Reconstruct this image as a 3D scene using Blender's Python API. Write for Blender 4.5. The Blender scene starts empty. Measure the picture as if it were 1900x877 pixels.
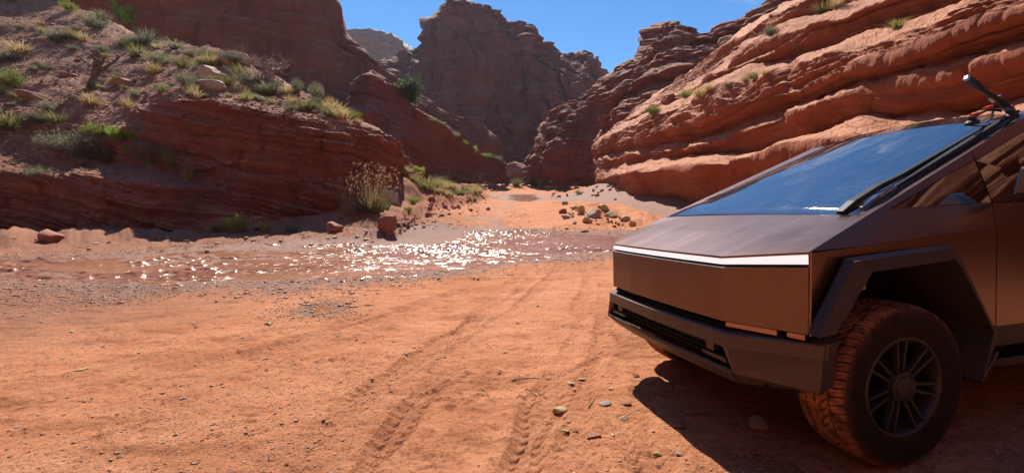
import bpy, bmesh, math, random
import numpy as np
from mathutils import Vector, Matrix
from mathutils.bvhtree import BVHTree

R = math.radians
C = bpy.context.scene.collection
scene = bpy.context.scene
random.seed(7)

# ------------------------------------------------------------------ camera, sky, sun, exposure
FPX = 780.0
CAMH = 1.40
PITCH = math.atan((438.5 - 375.0) / FPX)
cd = bpy.data.cameras.new('camera')
cd.sensor_width = 36.0
cd.lens = 36.0 * FPX / 1900.0
cd.clip_start = 0.05
cd.clip_end = 3000
cam = bpy.data.objects.new('camera', cd)
C.objects.link(cam)
cam.location = (0, 0, CAMH)
cam.rotation_euler = (R(90) - PITCH, 0, 0)
scene.camera = cam

SUN_AZ, SUN_EL = -13.0, 50.0           # degrees left of straight ahead, degrees up
SKY = 0.105
world = bpy.data.worlds.new('World')
scene.world = world
world.use_nodes = True
wn = world.node_tree
wn.nodes.clear()
sky = wn.nodes.new('ShaderNodeTexSky')
sky.sky_type = 'NISHITA'
sky.sun_disc = False
sky.sun_elevation = R(SUN_EL)
sky.sun_rotation = R(SUN_AZ)
sky.altitude = 1400
sky.air_density = 1.0
sky.dust_density = 0.15
sky.ozone_density = 3.0
bg = wn.nodes.new('ShaderNodeBackground')
bg.inputs['Strength'].default_value = SKY
wo = wn.nodes.new('ShaderNodeOutputWorld')
hs = wn.nodes.new('ShaderNodeHueSaturation')
hs.inputs['Saturation'].default_value = 1.25
wn.links.new(sky.outputs[0], hs.inputs['Color'])
wtc = wn.nodes.new('ShaderNodeTexCoord')
wnz = wn.nodes.new('ShaderNodeTexNoise')
wnz.inputs['Scale'].default_value = 9.0
wnz.inputs['Detail'].default_value = 9.0
wnz.inputs['Roughness'].default_value = 0.62
wnz.inputs['Distortion'].default_value = 0.7
wmp = wn.nodes.new('ShaderNodeMapping')
wmp.inputs['Scale'].default_value = (1.0, 1.0, 2.4)
wn.links.new(wtc.outputs['Generated'], wmp.inputs[0])
wn.links.new(wmp.outputs[0], wnz.inputs['Vector'])
wrp = wn.nodes.new('ShaderNodeValToRGB')
wrp.color_ramp.elements[0].position = 0.50
wrp.color_ramp.elements[1].position = 0.66
wn.links.new(wnz.outputs['Fac'], wrp.inputs[0])
tot = None
for (c_, r_) in (((0.44, 0.76, 0.475), 0.13), ((0.37, 0.60, 0.71), 0.12), ((-0.5, -0.4, 0.77), 0.4)):
    dv_ = wn.nodes.new('ShaderNodeVectorMath'); dv_.operation = 'DISTANCE'
    dv_.inputs[1].default_value = Vector(c_).normalized()
    wn.links.new(wtc.outputs['Generated'], dv_.inputs[0])
    mr_ = wn.nodes.new('ShaderNodeMapRange')
    mr_.inputs[1].default_value = r_; mr_.inputs[2].default_value = 0.0
    wn.links.new(dv_.outputs['Value'], mr_.inputs[0])
    if tot is None: tot = mr_.outputs[0]
    else:
        ad = wn.nodes.new('ShaderNodeMath'); ad.operation = 'MAXIMUM'
        wn.links.new(tot, ad.inputs[0]); wn.links.new(mr_.outputs[0], ad.inputs[1]); tot = ad.outputs[0]
wml = wn.nodes.new('ShaderNodeMath'); wml.operation = 'MULTIPLY'
wn.links.new(wrp.outputs[0], wml.inputs[0]); wn.links.new(tot, wml.inputs[1])
wmx = wn.nodes.new('ShaderNodeMix'); wmx.data_type = 'RGBA'
wn.links.new(wml.outputs[0], wmx.inputs[0])
wn.links.new(hs.outputs[0], wmx.inputs[6])
wmx.inputs[7].default_value = (9.0, 9.0, 9.0, 1)
wn.links.new(wmx.outputs[2], bg.inputs[0])
wn.links.new(bg.outputs[0], wo.inputs[0])

sd = bpy.data.lights.new('sun', 'SUN')
sd.energy = 5.0
sd.angle = R(0.53)
sd.color = (1.0, 0.95, 0.88)
sun = bpy.data.objects.new('sun', sd)
C.objects.link(sun)
az, el = R(SUN_AZ), R(SUN_EL)
sdir = Vector((math.sin(az) * math.cos(el), math.cos(az) * math.cos(el), math.sin(el)))
sun.rotation_euler = sdir.to_track_quat('Z', 'Y').to_euler()

scene.view_settings.view_transform = 'Standard'
scene.view_settings.look = 'None'
scene.view_settings.exposure = 0.58
scene.view_settings.gamma = 1
scene.view_settings.use_curve_mapping = False
scene.cycles.max_bounces = 6
scene.cycles.volume_bounces = 0

# ------------------------------------------------------------------ image ray helpers (points at real depths)
Fw = np.array([0, math.cos(PITCH), -math.sin(PITCH)])
Uw = np.array([0, math.sin(PITCH), math.cos(PITCH)])
Rw = np.array([1.0, 0, 0])
CAM = np.array([0, 0, CAMH])


def ray(px, row):
    return Fw + (px - 950) / FPX * Rw - (row - 438.5) / FPX * Uw


def aty(px, row, y):
    d = ray(px, row)
    return CAM + d * (y / d[1])


def atx(px, row, x):
    d = ray(px, row)
    return CAM + d * (x / d[0])


# ------------------------------------------------------------------ numpy noise
def _h(ix, iy, iz, s):
    n = (ix * 374761393 + iy * 668265263 + iz * 2147483647 + s * 974711) & 0xffffffff
    n = ((n ^ (n >> 13)) * 1274126177) & 0xffffffff
    n = ((n ^ (n >> 16)) * 2246822519) & 0xffffffff
    return ((n ^ (n >> 15)) & 0xffffff) / float(0xffffff)


def vnoise(p, s=0):
    f = np.floor(p)
    i = f.astype(np.int64)
    t = p - f
    t = t * t * t * (t * (t * 6 - 15) + 10)
    x, y, z = i[..., 0], i[..., 1], i[..., 2]
    tx, ty, tz = t[..., 0], t[..., 1], t[..., 2]

    def L(a, b, w):
        return a + (b - a) * w
    return L(L(L(_h(x, y, z, s), _h(x + 1, y, z, s), tx), L(_h(x, y + 1, z, s), _h(x + 1, y + 1, z, s), tx), ty),
             L(L(_h(x, y, z + 1, s), _h(x + 1, y, z + 1, s), tx), L(_h(x, y + 1, z + 1, s), _h(x + 1, y + 1, z + 1, s), tx), ty), tz) * 2 - 1


def fbm(p, o=4, s=0, g=0.5):
    a, r, q = 1.0, 0, np.asarray(p, float)
    for k in range(o):
        r = r + a * vnoise(q, s + k * 17)
        q = q * 2.03 + 11.3
        a *= g
    return r


def ridged(p, o=3, s=0):
    a, r, q = 1.0, 0, np.asarray(p, float)
    for k in range(o):
        r = r + a * (1 - np.abs(vnoise(q, s + k * 31)))
        q = q * 2.1 + 5.7
        a *= 0.5
    return r


def hash1(i, s=0):
    i = i.astype(np.int64)
    return _h(i, i * 0 + 3, i * 0 + 7, s)


def bands(t, s=0, p=4):
    i = np.floor(t)
    f = t - i
    r0 = hash1(i, s)
    prof = 1 - np.abs(2 * f - 1) ** p
    return (0.35 + 0.65 * r0) * prof


def P3(x, y, z):
    return np.stack([x, y, z], -1)


# ------------------------------------------------------------------ mesh helpers
def grid_mesh(name, V, mat, smooth=True, attrs=None, close_u=False):
    nv, nu = V.shape[:2]
    me = bpy.data.meshes.new(name)
    idx = np.arange(nv * nu).reshape(nv, nu)
    if close_u:
        idx = np.concatenate([idx, idx[:, :1]], 1)
    a, b, c, d = idx[:-1, :-1], idx[:-1, 1:], idx[1:, 1:], idx[1:, :-1]
    F = np.stack([a, b, c, d], -1).reshape(-1, 4)
    me.vertices.add(nv * nu)
    me.vertices.foreach_set('co', V.reshape(-1).astype(np.float32))
    me.loops.add(F.size)
    me.loops.foreach_set('vertex_index', F.reshape(-1).astype(np.int32))
    me.polygons.add(len(F))
    me.polygons.foreach_set('loop_start', np.arange(0, F.size, 4, dtype=np.int32))
    me.polygons.foreach_set('loop_total', np.full(len(F), 4, dtype=np.int32))
    if smooth:
        me.polygons.foreach_set('use_smooth', np.ones(len(F), dtype=bool))
    for k, v in (attrs or {}).items():
        at = me.attributes.new(k, 'FLOAT', 'POINT')
        at.data.foreach_set('value', np.asarray(v, np.float32).reshape(-1))
    me.update(calc_edges=True)
    me.validate()
    me.materials.append(mat)
    o = bpy.data.objects.new(name, me)
    C.objects.link(o)
    return o


def poly_mesh(name, verts, faces, mat, smooth=False):
    me = bpy.data.meshes.new(name)
    me.from_pydata([tuple(map(float, v)) for v in verts], [], [tuple(int(i) for i in f) for f in faces])
    me.update()
    if smooth:
        me.polygons.foreach_set('use_smooth', np.ones(len(me.polygons), dtype=bool))
    if mat is not None:
        me.materials.append(mat)
    return me


def link(name, me, parent=None):
    o = bpy.data.objects.new(name, me)
    C.objects.link(o)
    if parent is not None:
        o.parent = parent
    return o


def tag(o, label=None, cat=None, group=None, kind=None):
    if label: o['label'] = label
    if cat: o['category'] = cat
    if group: o['group'] = group
    if kind: o['kind'] = kind
    return o


def copy_tree(o, parent=None):
    c = o.copy()
    C.objects.link(c)
    if parent is not None:
        c.parent = parent
    for ch in list(o.children):
        copy_tree(ch, c)
    return c


# ------------------------------------------------------------------ materials
def mat_new(name):
    m = bpy.data.materials.new(name)
    m.use_nodes = True
    nt = m.node_tree
    b = nt.nodes['Principled BSDF']
    return m, nt, b


def N(nt, t, **kw):
    n = nt.nodes.new(t)
    for k, v in kw.items():
        if k in n.inputs:
            n.inputs[k].default_value = v
        else:
            setattr(n, k, v)
    return n


def noise(nt, vec, scale, detail=6, rough=0.55, dist=0.0):
    n = N(nt, 'ShaderNodeTexNoise')
    n.inputs['Scale'].default_value = scale
    n.inputs['Detail'].default_value = detail
    n.inputs['Roughness'].default_value = rough
    n.inputs['Distortion'].default_value = dist
    nt.links.new(vec, n.inputs['Vector'])
    return n.outputs['Fac']


def ramp(nt, fac, stops):
    r = N(nt, 'ShaderNodeValToRGB')
    el_ = r.color_ramp.elements
    while len(el_) < len(stops):
        el_.new(0.5)
    for e, (p, c) in zip(el_, stops):
        e.position = p
        e.color = (*c, 1) if len(c) == 3 else c
    nt.links.new(fac, r.inputs[0])
    return r.outputs[0]


def math_(nt, op, a, b=None, clamp=False):
    n = N(nt, 'ShaderNodeMath')
    n.operation = op
    n.use_clamp = clamp
    for i, v in enumerate((a, b)):
        if v is None: continue
        if isinstance(v, (int, float)): n.inputs[i].default_value = v
        else: nt.links.new(v, n.inputs[i])
    return n.outputs[0]


def mixc(nt, fac, a, b, mode='MIX'):
    n = N(nt, 'ShaderNodeMix')
    n.data_type = 'RGBA'
    n.blend_type = mode
    for s, v in ((0, fac), (6, a), (7, b)):
        if isinstance(v, (int, float)): n.inputs[s].default_value = v
        elif isinstance(v, tuple): n.inputs[s].default_value = (*v, 1)
        else: nt.links.new(v, n.inputs[s])
    return n.outputs[2]


def scaled(nt, vec, s):
    n = N(nt, 'ShaderNodeVectorMath')
    n.operation = 'MULTIPLY'
    n.inputs[1].default_value = s
    nt.links.new(vec, n.inputs[0])
    return n.outputs[0]


def bump(nt, h, strength, dist, prev=None):
    n = N(nt, 'ShaderNodeBump')
    n.inputs['Strength'].default_value = strength
    n.inputs['Distance'].default_value = dist
    nt.links.new(h, n.inputs['Height'])
    if prev is not None: nt.links.new(prev, n.inputs['Normal'])
    return n.outputs[0]


def rock_material(name, dark, mid, light, top, zs=1.6, xs=0.06, bs=1.0, top_amt=0.8, crack=1.0, layer=True, varnish=0.5, bd=None):
    m, nt, b = mat_new(name)
    tc = N(nt, 'ShaderNodeTexCoord').outputs['Object']
    if layer:
        at = N(nt, 'ShaderNodeAttribute')
        at.attribute_name = 'layer'
        sx = N(nt, 'ShaderNodeSeparateXYZ')
        nt.links.new(tc, sx.inputs[0])
        cx = N(nt, 'ShaderNodeCombineXYZ')
        nt.links.new(math_(nt, 'MULTIPLY', sx.outputs[0], xs), cx.inputs[0])
        nt.links.new(math_(nt, 'MULTIPLY', sx.outputs[1], xs), cx.inputs[1])
        nt.links.new(math_(nt, 'MULTIPLY', at.outputs['Fac'], zs), cx.inputs[2])
        sv = cx.outputs[0]
    else:
        sv = scaled(nt, tc, (xs * 3, xs * 3, zs))
    strat = noise(nt, sv, 1.0, 9, 0.62, 0.3)
    big = noise(nt, tc, 0.18 * bs, 4, 0.6)
    fine = noise(nt, tc, 5.0 * bs, 8, 0.68)
    streak = noise(nt, scaled(nt, tc, (1.2 * bs, 1.2 * bs, 0.12 * bs)), 1.0, 5, 0.6)
    f = math_(nt, 'ADD', math_(nt, 'MULTIPLY', strat, 0.6), math_(nt, 'MULTIPLY', fine, 0.4))
    col = ramp(nt, f, [(0.30, dark), (0.48, mid), (0.60, mid), (0.74, light)])
    col = mixc(nt, math_(nt, 'MULTIPLY', ramp(nt, streak, [(0.52, (0, 0, 0)), (0.68, (1, 1, 1))]), varnish), col, tuple(c * 0.42 for c in dark), 'MIX')
    col = mixc(nt, ramp(nt, big, [(0.42, (0, 0, 0)), (0.66, (0.5, 0.5, 0.5))]), col, tuple(c * 1.15 for c in light))
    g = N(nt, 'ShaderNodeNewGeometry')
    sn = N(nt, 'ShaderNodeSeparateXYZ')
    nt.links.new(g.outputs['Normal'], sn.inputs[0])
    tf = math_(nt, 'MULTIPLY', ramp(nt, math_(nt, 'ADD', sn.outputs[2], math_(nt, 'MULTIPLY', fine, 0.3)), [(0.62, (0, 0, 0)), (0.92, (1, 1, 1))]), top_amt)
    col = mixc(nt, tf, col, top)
    nt.links.new(col, b.inputs['Base Color'])
    b.inputs['Roughness'].default_value = 0.85
    b.inputs['Specular IOR Level'].default_value = 0.25
    vor = N(nt, 'ShaderNodeTexVoronoi')
    vor.feature = 'DISTANCE_TO_EDGE'
    vor.inputs['Scale'].default_value = 0.9 * bs
    nt.links.new(mixc(nt, 0.35, scaled(nt, tc, (1, 1, 1.6)), N(nt, 'ShaderNodeTexNoise', Scale=2.0 * bs).outputs['Color']), vor.inputs['Vector'])
    cr = ramp(nt, vor.outputs['Distance'], [(0.0, (0, 0, 0)), (0.05, (1, 1, 1))])
    vc = N(nt, 'ShaderNodeTexVoronoi'); vc.feature = 'DISTANCE_TO_EDGE'; vc.inputs['Scale'].default_value = 0.42 * bs
    vn = N(nt, 'ShaderNodeTexNoise'); vn.inputs['Scale'].default_value = 1.2 * bs; nt.links.new(tc, vn.inputs['Vector'])
    nt.links.new(mixc(nt, 0.30, scaled(nt, tc, (1, 1, 2.2)), vn.outputs['Color'], 'ADD'), vc.inputs['Vector'])
    ckm = math_(nt, 'MULTIPLY', ramp(nt, vc.outputs['Distance'], [(0.0, (1, 1, 1)), (0.016, (0, 0, 0))]), ramp(nt, big, [(0.5, (0, 0, 0)), (0.64, (1, 1, 1))]))
    col2 = mixc(nt, math_(nt, 'MULTIPLY', ckm, 0.5), col, tuple(c * 0.25 for c in dark))
    nt.links.new(col2, b.inputs['Base Color'])
    h = math_(nt, 'ADD', math_(nt, 'MULTIPLY', strat, 1.4), math_(nt, 'MULTIPLY', fine, 0.5))
    h = math_(nt, 'SUBTRACT', h, math_(nt, 'MULTIPLY', ckm, 0.4 * crack))
    h = math_(nt, 'ADD', h, math_(nt, 'MULTIPLY', cr, 0.12 * crack))
    h = math_(nt, 'ADD', h, math_(nt, 'MULTIPLY', noise(nt, sv, 4.0, 8, 0.7), 0.5))
    nt.links.new(bump(nt, h, 0.9, bd if bd else 0.30 / bs), b.inputs['Normal'])
    return m


def plain(name, col, rough=0.6, metal=0.0, spec=0.5, nscale=None, namt=0.3, bumpd=0.0, emit=0):
    m, nt, b = mat_new(name)
    b.inputs['Base Color'].default_value = (*col, 1)
    b.inputs['Roughness'].default_value = rough
    b.inputs['Metallic'].default_value = metal
    b.inputs['Specular IOR Level'].default_value = spec
    if emit:
        b.inputs['Emission Color'].default_value = (*col, 1)
        b.inputs['Emission Strength'].default_value = emit
    if nscale:
        tc = N(nt, 'ShaderNodeTexCoord').outputs['Object']
        n = noise(nt, tc, nscale, 8, 0.65)
        lo = tuple(c * (1 - namt) for c in col)
        hi = tuple(min(1, c * (1 + namt)) for c in col)
        nt.links.new(ramp(nt, n, [(0.3, lo), (0.7, hi)]), b.inputs['Base Color'])
        if bumpd:
            nt.links.new(bump(nt, n, 0.8, bumpd), b.inputs['Normal'])
    return m


def foliage(name, c1, c2, c3=None):
    m, nt, b = mat_new(name)
    tc = N(nt, 'ShaderNodeTexCoord').outputs['Object']
    n = noise(nt, tc, 6.0, 3, 0.6)
    oi = N(nt, 'ShaderNodeObjectInfo')
    n = math_(nt, 'ADD', math_(nt, 'MULTIPLY', n, 0.75), math_(nt, 'MULTIPLY', oi.outputs['Random'], 0.25))
    stops = [(0.35, c1), (0.62, c2)] + ([(0.78, c3)] if c3 else [])
    col = ramp(nt, n, stops)
    nt.links.new(col, b.inputs['Base Color'])
    b.inputs['Roughness'].default_value = 0.7
    b.inputs['Specular IOR Level'].default_value = 0.2
    tr = N(nt, 'ShaderNodeBsdfTranslucent')
    nt.links.new(col, tr.inputs[0])
    mx = N(nt, 'ShaderNodeMixShader')
    mx.inputs[0].default_value = 0.5
    nt.links.new(b.outputs[0], mx.inputs[1])
    nt.links.new(tr.outputs[0], mx.inputs[2])
    nt.links.new(mx.outputs[0], nt.nodes['Material Output'].inputs[0])
    return m


M = {}
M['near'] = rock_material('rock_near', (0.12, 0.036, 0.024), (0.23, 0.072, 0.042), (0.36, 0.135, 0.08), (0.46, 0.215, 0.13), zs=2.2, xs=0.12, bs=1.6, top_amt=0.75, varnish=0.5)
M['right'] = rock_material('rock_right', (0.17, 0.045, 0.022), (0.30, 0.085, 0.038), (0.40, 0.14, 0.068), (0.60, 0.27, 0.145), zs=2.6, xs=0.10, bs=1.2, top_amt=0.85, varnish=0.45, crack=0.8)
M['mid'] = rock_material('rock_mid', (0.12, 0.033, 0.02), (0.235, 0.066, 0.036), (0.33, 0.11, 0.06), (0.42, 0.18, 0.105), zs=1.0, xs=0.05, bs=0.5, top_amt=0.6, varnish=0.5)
M['far'] = rock_material('rock_far', (0.10, 0.03, 0.02), (0.19, 0.06, 0.038), (0.27, 0.10, 0.065), (0.36, 0.19, 0.13), zs=0.4, xs=0.02, bs=0.22, top_amt=0.5, varnish=0.4)
M['mesa'] = rock_material('rock_mesa', (0.16, 0.08, 0.06), (0.26, 0.13, 0.10), (0.38, 0.26, 0.2), (0.42, 0.36, 0.28), zs=0.2, xs=0.01, bs=0.12, top_amt=0.9, varnish=0.2)
M['stone'] = rock_material('stone_red', (0.16, 0.05, 0.03), (0.29, 0.10, 0.06), (0.40, 0.17, 0.10), (0.47, 0.23, 0.14), bs=5, zs=6, xs=1, layer=False, top_amt=0.4, varnish=0.1, crack=0.2, bd=0.008)
M['pale'] = rock_material('stone_pale', (0.26, 0.15, 0.09), (0.40, 0.26, 0.16), (0.52, 0.38, 0.25), (0.55, 0.42, 0.29), bs=5, zs=6, xs=1, layer=False, top_amt=0.4, varnish=0.1, crack=0.2, bd=0.008)
M['yellow'] = rock_material('stone_yellow', (0.28, 0.17, 0.07), (0.44, 0.29, 0.13), (0.55, 0.40, 0.2), (0.58, 0.42, 0.24), bs=6, zs=5, xs=1, layer=False, top_amt=0.4, varnish=0.05, crack=0.2, bd=0.008)
M['grey'] = rock_material('stone_grey', (0.2, 0.15, 0.13), (0.31, 0.25, 0.22), (0.42, 0.35, 0.31), (0.45, 0.33, 0.27), bs=6, zs=5, xs=1, layer=False, top_amt=0.4, varnish=0.05, crack=0.1, bd=0.008)
M['straw'] = foliage('grass_straw', (0.30, 0.20, 0.08), (0.52, 0.39, 0.17), (0.6, 0.48, 0.26))
M['olive'] = foliage('grass_olive', (0.16, 0.14, 0.05), (0.30, 0.27, 0.09), (0.46, 0.38, 0.16))
M['sage'] = foliage('leaf_sage', (0.15, 0.14, 0.085), (0.26, 0.25, 0.14), (0.38, 0.35, 0.2))
M['green'] = foliage('leaf_green', (0.15, 0.17, 0.04), (0.28, 0.31, 0.07), (0.42, 0.40, 0.13))
M['bright'] = foliage('leaf_bright', (0.24, 0.34, 0.05), (0.38, 0.5, 0.08), (0.48, 0.58, 0.14))
M['juniper'] = foliage('leaf_juniper', (0.035, 0.055, 0.02), (0.08, 0.11, 0.04), (0.13, 0.16, 0.07))
M['bark'] = plain('bark', (0.16, 0.105, 0.075), 0.9, nscale=14, namt=0.5, bumpd=0.01)
M['bark_grey'] = plain('bark_grey', (0.36, 0.26, 0.23), 0.9, nscale=14, namt=0.4, bumpd=0.01)


# ------------------------------------------------------------------ ground
YP = [-60, 0, 8.4, 10.5, 12.8, 16, 20, 22, 30, 48, 70, 100, 150, 300, 900]
ZP = [2.2, 0.018, -0.294, -0.345, -0.32, -0.22, -0.05, 0.10, 0.42, 1.05, 2.45, 4.7, 8.5, 16, 40]


def prof(y):
    return np.interp(y, YP, ZP)


def base_z(x, y):
    x = np.asarray(x, float); y = np.asarray(y, float)
    z = sum(np.interp(y + o, YP, ZP) for o in (-1.0, -0.5, 0, 0.5, 1.0)) / 5
    fade = np.clip((12 - y) / 5, 0, 1) * np.clip((14 - np.abs(x)) / 6, 0, 1)
    z = z + 0.0209 * x * fade
    return z


def hit_base(px, row):
    d = ray(px, row)
    t = 1.0
    lo, hi = 0.5, 400.0
    for k in range(60):
        mid = (lo + hi) / 2
        q = CAM + d * mid
        if q[2] > base_z(q[0], q[1]): lo = mid
        else: hi = mid
    return CAM + d * lo


def seg_dist(x, y, poly):
    best = np.full(x.shape, 1e9)
    arc = np.zeros(x.shape)
    side = np.zeros(x.shape)
    s = 0
    for (ax, ay), (bx, by) in zip(poly[:-1], poly[1:]):
        dx, dy = bx - ax, by - ay
        L = math.hypot(dx, dy)
        t = np.clip(((x - ax) * dx + (y - ay) * dy) / (L * L), 0, 1)
        ex, ey = x - ax - t * dx, y - ay - t * dy
        dd = np.hypot(ex, ey)
        m = dd < best
        best = np.where(m, dd, best)
        arc = np.where(m, s + t * L, arc)
        side = np.where(m, np.sign(dx * ey - dy * ex), side)
        s += L
    return best, arc, side


def inside(x, y, poly):
    c = np.zeros(x.shape, bool)
    n = len(poly)
    for i in range(n):
        (ax, ay), (bx, by) = poly[i], poly[(i + 1) % n]
        cond = ((ay > y) != (by > y)) & (x < (bx - ax) * (y - ay) / ((by - ay) or 1e-9) + ax)
        c ^= cond
    return c


def to_xy(pts):
    r = []
    for px, row in pts:
        q = hit_base(px, row)
        r.append((q[0], q[1]))
    return r


creek_px = [(-900, 560), (-400, 535), (0, 522), (180, 530), (280, 540), (420, 524), (560, 526), (700, 520), (850, 505), (1000, 482), (1130, 466), (1400, 448), (2100, 440),
            (2100, 420), (1400, 424), (1130, 432), (1000, 428), (930, 431), (860, 428), (760, 432), (640, 444), (470, 452), (330, 462), (200, 474), (0, 482), (-400, 492), (-900, 505)]
creek = to_xy(creek_px)
berm = to_xy([(700, 444), (745, 428), (790, 408), (840, 388), (900, 369)])
creek2 = to_xy([(1030, 372), (1080, 378), (1150, 384), (1230, 400), (1400, 412), (1800, 418), (1800, 405), (1400, 398), (1240, 390), (1160, 376), (1080, 366), (1030, 362)])
pool3 = to_xy([(905, 366), (930, 372), (985, 374), (1015, 368), (1000, 361), (950, 359)])
track_wet = to_xy([(860, 430), (890, 405), (905, 385), (925, 372), (965, 374), (950, 390), (940, 410), (950, 430)])
puddle = to_xy([(572, 574), (590, 579), (606, 577), (614, 573), (604, 570), (585, 569)])
trail1 = to_xy([(940, 500), (860, 540), (760, 575), (560, 625), (330, 685), (0, 765), (-300, 840)])
trail2 = to_xy([(1050, 480), (1010, 530), (930, 590), (840, 665), (760, 770), (680, 872), (600, 980)])
trail3 = to_xy([(1085, 480), (1090, 540), (1080, 600), (1040, 680), (1000, 780), (960, 877), (930, 960)])
trail4 = to_xy([(890, 528), (800, 560), (640, 600), (480, 660)])
trail6 = to_xy([(1010, 500), (960, 545), (850, 610), (700, 720), (560, 860), (500, 940)])
trail7 = to_xy([(1125, 520), (1120, 570), (1110, 640), (1075, 740), (1050, 860), (1030, 940)])
trail8 = to_xy([(905, 512), (820, 552), (700, 590), (470, 655), (150, 735), (-200, 820)])
trail9 = to_xy([(960, 520), (900, 575), (780, 660), (640, 760), (470, 900)])
trail10 = to_xy([(1150, 640), (1060, 690), (960, 712), (880, 716)])
trail11 = to_xy([(560, 600), (380, 640), (150, 700), (-200, 780)])
trail5 = to_xy([(1130, 600), (1190, 700), (1180, 800), (1210, 900)])


def sd_poly(x, y, poly):
    d, _, _ = seg_dist(x, y, poly + poly[:1])
    return np.where(inside(x, y, poly), -d, d)


def sd_wob(x, y, poly, a=0.45, f=0.5):
    n = fbm(P3(x * f, y * f * 1.3, x * 0), 4, 5)
    return sd_poly(x, y, poly) + n * a


def bumpg(x, y, cx, cy, sx, sy, h):
    return h * np.exp(-((x - cx) / sx) ** 2 - ((y - cy) / sy) ** 2)


def ground_fields(x, y):
    z = base_z(x, y)
    p = P3(x, y, x * 0)
    dist = np.hypot(x, y)
    # road corridor: smooth; elsewhere rough
    rx = np.interp(y, [0, 20, 30, 50, 70, 100, 150], [0, -0.8, -0.3, 0.6, 0.9, 3.0, 6.0])
    rw = np.interp(y, [0, 10, 18, 22, 40, 70, 100], [30, 30, 12, 4.2, 4.2, 4.4, 4.5])
    off = np.clip((np.abs(x - rx) - rw) / 2.0, 0, 1)
    off = np.where(y > 14, off, np.clip((-x - 30) / 5, 0, 1))
    dcb = np.minimum(sd_poly(x, y, creek), sd_poly(x, y, creek2))
    off = off * np.clip((dcb - 0.3) / 2.0, 0, 1)
    rough = 0.010 + 0.13 * off
    z = z + fbm(p * 0.35, 3, 1) * np.where(y < 9, 0.03, 0.06 + 0.25 * off)
    z = z + fbm(p * 1.6, 4, 2) * rough + 0.09 * fbm(p * P3(1.0, 3.0, 1.0), 4, 6) * np.clip((y - 12) / 4, 0, 1) * np.clip((-x - 3) / 4, 0, 1)
    z = z + bumpg(x, y, -8.6, 33, 3.0, 9, 2.3) + bumpg(x, y, -10.5, 27, 2.6, 5, 0.9)
    z = z + bumpg(x, y, -4.2, 24.5, 1.6, 5.5, 0.55) * 0.8
    z = z + bumpg(x, y, 14.5, 58, 4.5, 16, 2.6) + bumpg(x, y, 16.5, 38, 3, 14, 1.2)
    z = z + bumpg(x, y, 0.5, 96, 5, 5, 1.2) + bumpg(x, y, -9, 62, 4, 22, 1.8)
    z = z + bumpg(x, y, 5.0, 27.5, 2.4, 4, 0.28)
    bd_, ba_, bs_ = seg_dist(x, y, berm)
    bh_ = np.clip(1 - (bd_ / 0.75) ** 2, 0, 1) * np.clip((y - 15) / 3, 0, 1)
    z = z + bh_ * (0.34 + 0.25 * fbm(p * 3.2, 3, 61) + 0.12 * fbm(p * 9, 2, 62))
    # churned foreground
    nearf = np.clip((9 - y) / 3, 0, 1) * np.clip((y) / 1.0, 0, 1)
    z = z + nearf * (0.006 * fbm(p * 11, 3, 63) + 0.010 * np.clip(fbm(p * 2.2, 3, 64) - 0.15, 0, 1) * fbm(p * 16, 2, 65) * 2)
    # creek beds
    dc = sd_wob(x, y, creek)
    d2 = sd_wob(x, y, creek2, 0.5, 0.4)
    d3 = sd_wob(x, y, pool3, 0.4, 0.5)
    dp = sd_wob(x, y, puddle, 0.06, 3.0)
    d4 = sd_wob(x, y, track_wet, 0.5, 0.5)
    z = z - 0.05 * np.clip(-dc / 0.8, -0.3, 1) - 0.05 * np.clip(-d2 / 0.8, 0, 1) - 0.05 * np.clip(-d3 / 0.8, 0, 1)
    z = z - 0.07 * np.clip(0.35 - dp / 0.4, 0, 1)
    gravel = fbm(p * 7, 3, 9)
    z = z + 0.014 * gravel * np.clip(1 - np.minimum(np.abs(dc), np.minimum(d2, d3)) / 2.5, 0, 1)
    wet = np.clip(1.0 - np.minimum(dc, np.minimum(d2, d3)) / 1.7, 0, 1)
    wet = np.maximum(wet, np.clip(0.95 - dp / 0.55, 0, 1))
    wet = np.maximum(wet, 0.8 * np.clip(0.8 - d4 / 1.2, 0, 1) * np.clip(0.35 + 1.6 * fbm(p * P3(1.2, 0.5, 1), 3, 66), 0, 1))
    # far side: keep the bank at the left of the creek drier
    wet = wet * np.where((y > 14.5) & (x < -4) & (dc > 0), 0.45, 1)
    # tyre ruts
    rut = np.zeros_like(z)
    near = (y > 0.5) & (y < 12) & (np.abs(x) < 20)
    for tr, w, dep in ((trail1, 0.14, 0.020), (trail2, 0.15, 0.026), (trail3, 0.14, 0.026), (trail4, 0.20, 0.030), (trail5, 0.13, 0.014), (trail6, 0.13, 0.018), (trail7, 0.14, 0.020), (trail8, 0.13, 0.016), (trail9, 0.13, 0.016), (trail10, 0.12, 0.016), (trail11, 0.13, 0.014)):
        off_ = 0.0
        d, a, s = seg_dist(x[near], y[near], tr)
        d = d + fbm(P3(x[near] * 1.3, y[near] * 1.3, x[near] * 0), 2, 33) * 0.08
        pf = np.clip(1 - (d / w) ** 4, 0, 1)
        rim = np.exp(-((d - w * 1.25) / 0.06) ** 2)
        fadeo = np.clip(a / 1.0, 0, 1) * (0.55 + 0.45 * fbm(P3(a * 0.7, a * 0, a * 0), 2, 21))
        lug = np.clip(0.5 + 0.9 * np.sin(a * 2 * math.pi / 0.095 + s * d * 34 + 1.5 * np.sin(d * 60)), 0, 1)
        lug2 = np.where(np.abs(d) < w * 0.35, 0.2, 1.0)
        nz = z[near]
        nz = nz - pf * dep * 1.9 * fadeo - pf * lug * lug2 * 0.030 * fadeo + rim * 0.022 * fadeo
        z[near] = nz
        rr = rut[near]
        rut[near] = np.maximum(rr, pf * fadeo * (0.4 + 0.6 * (1 - lug)))
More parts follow.
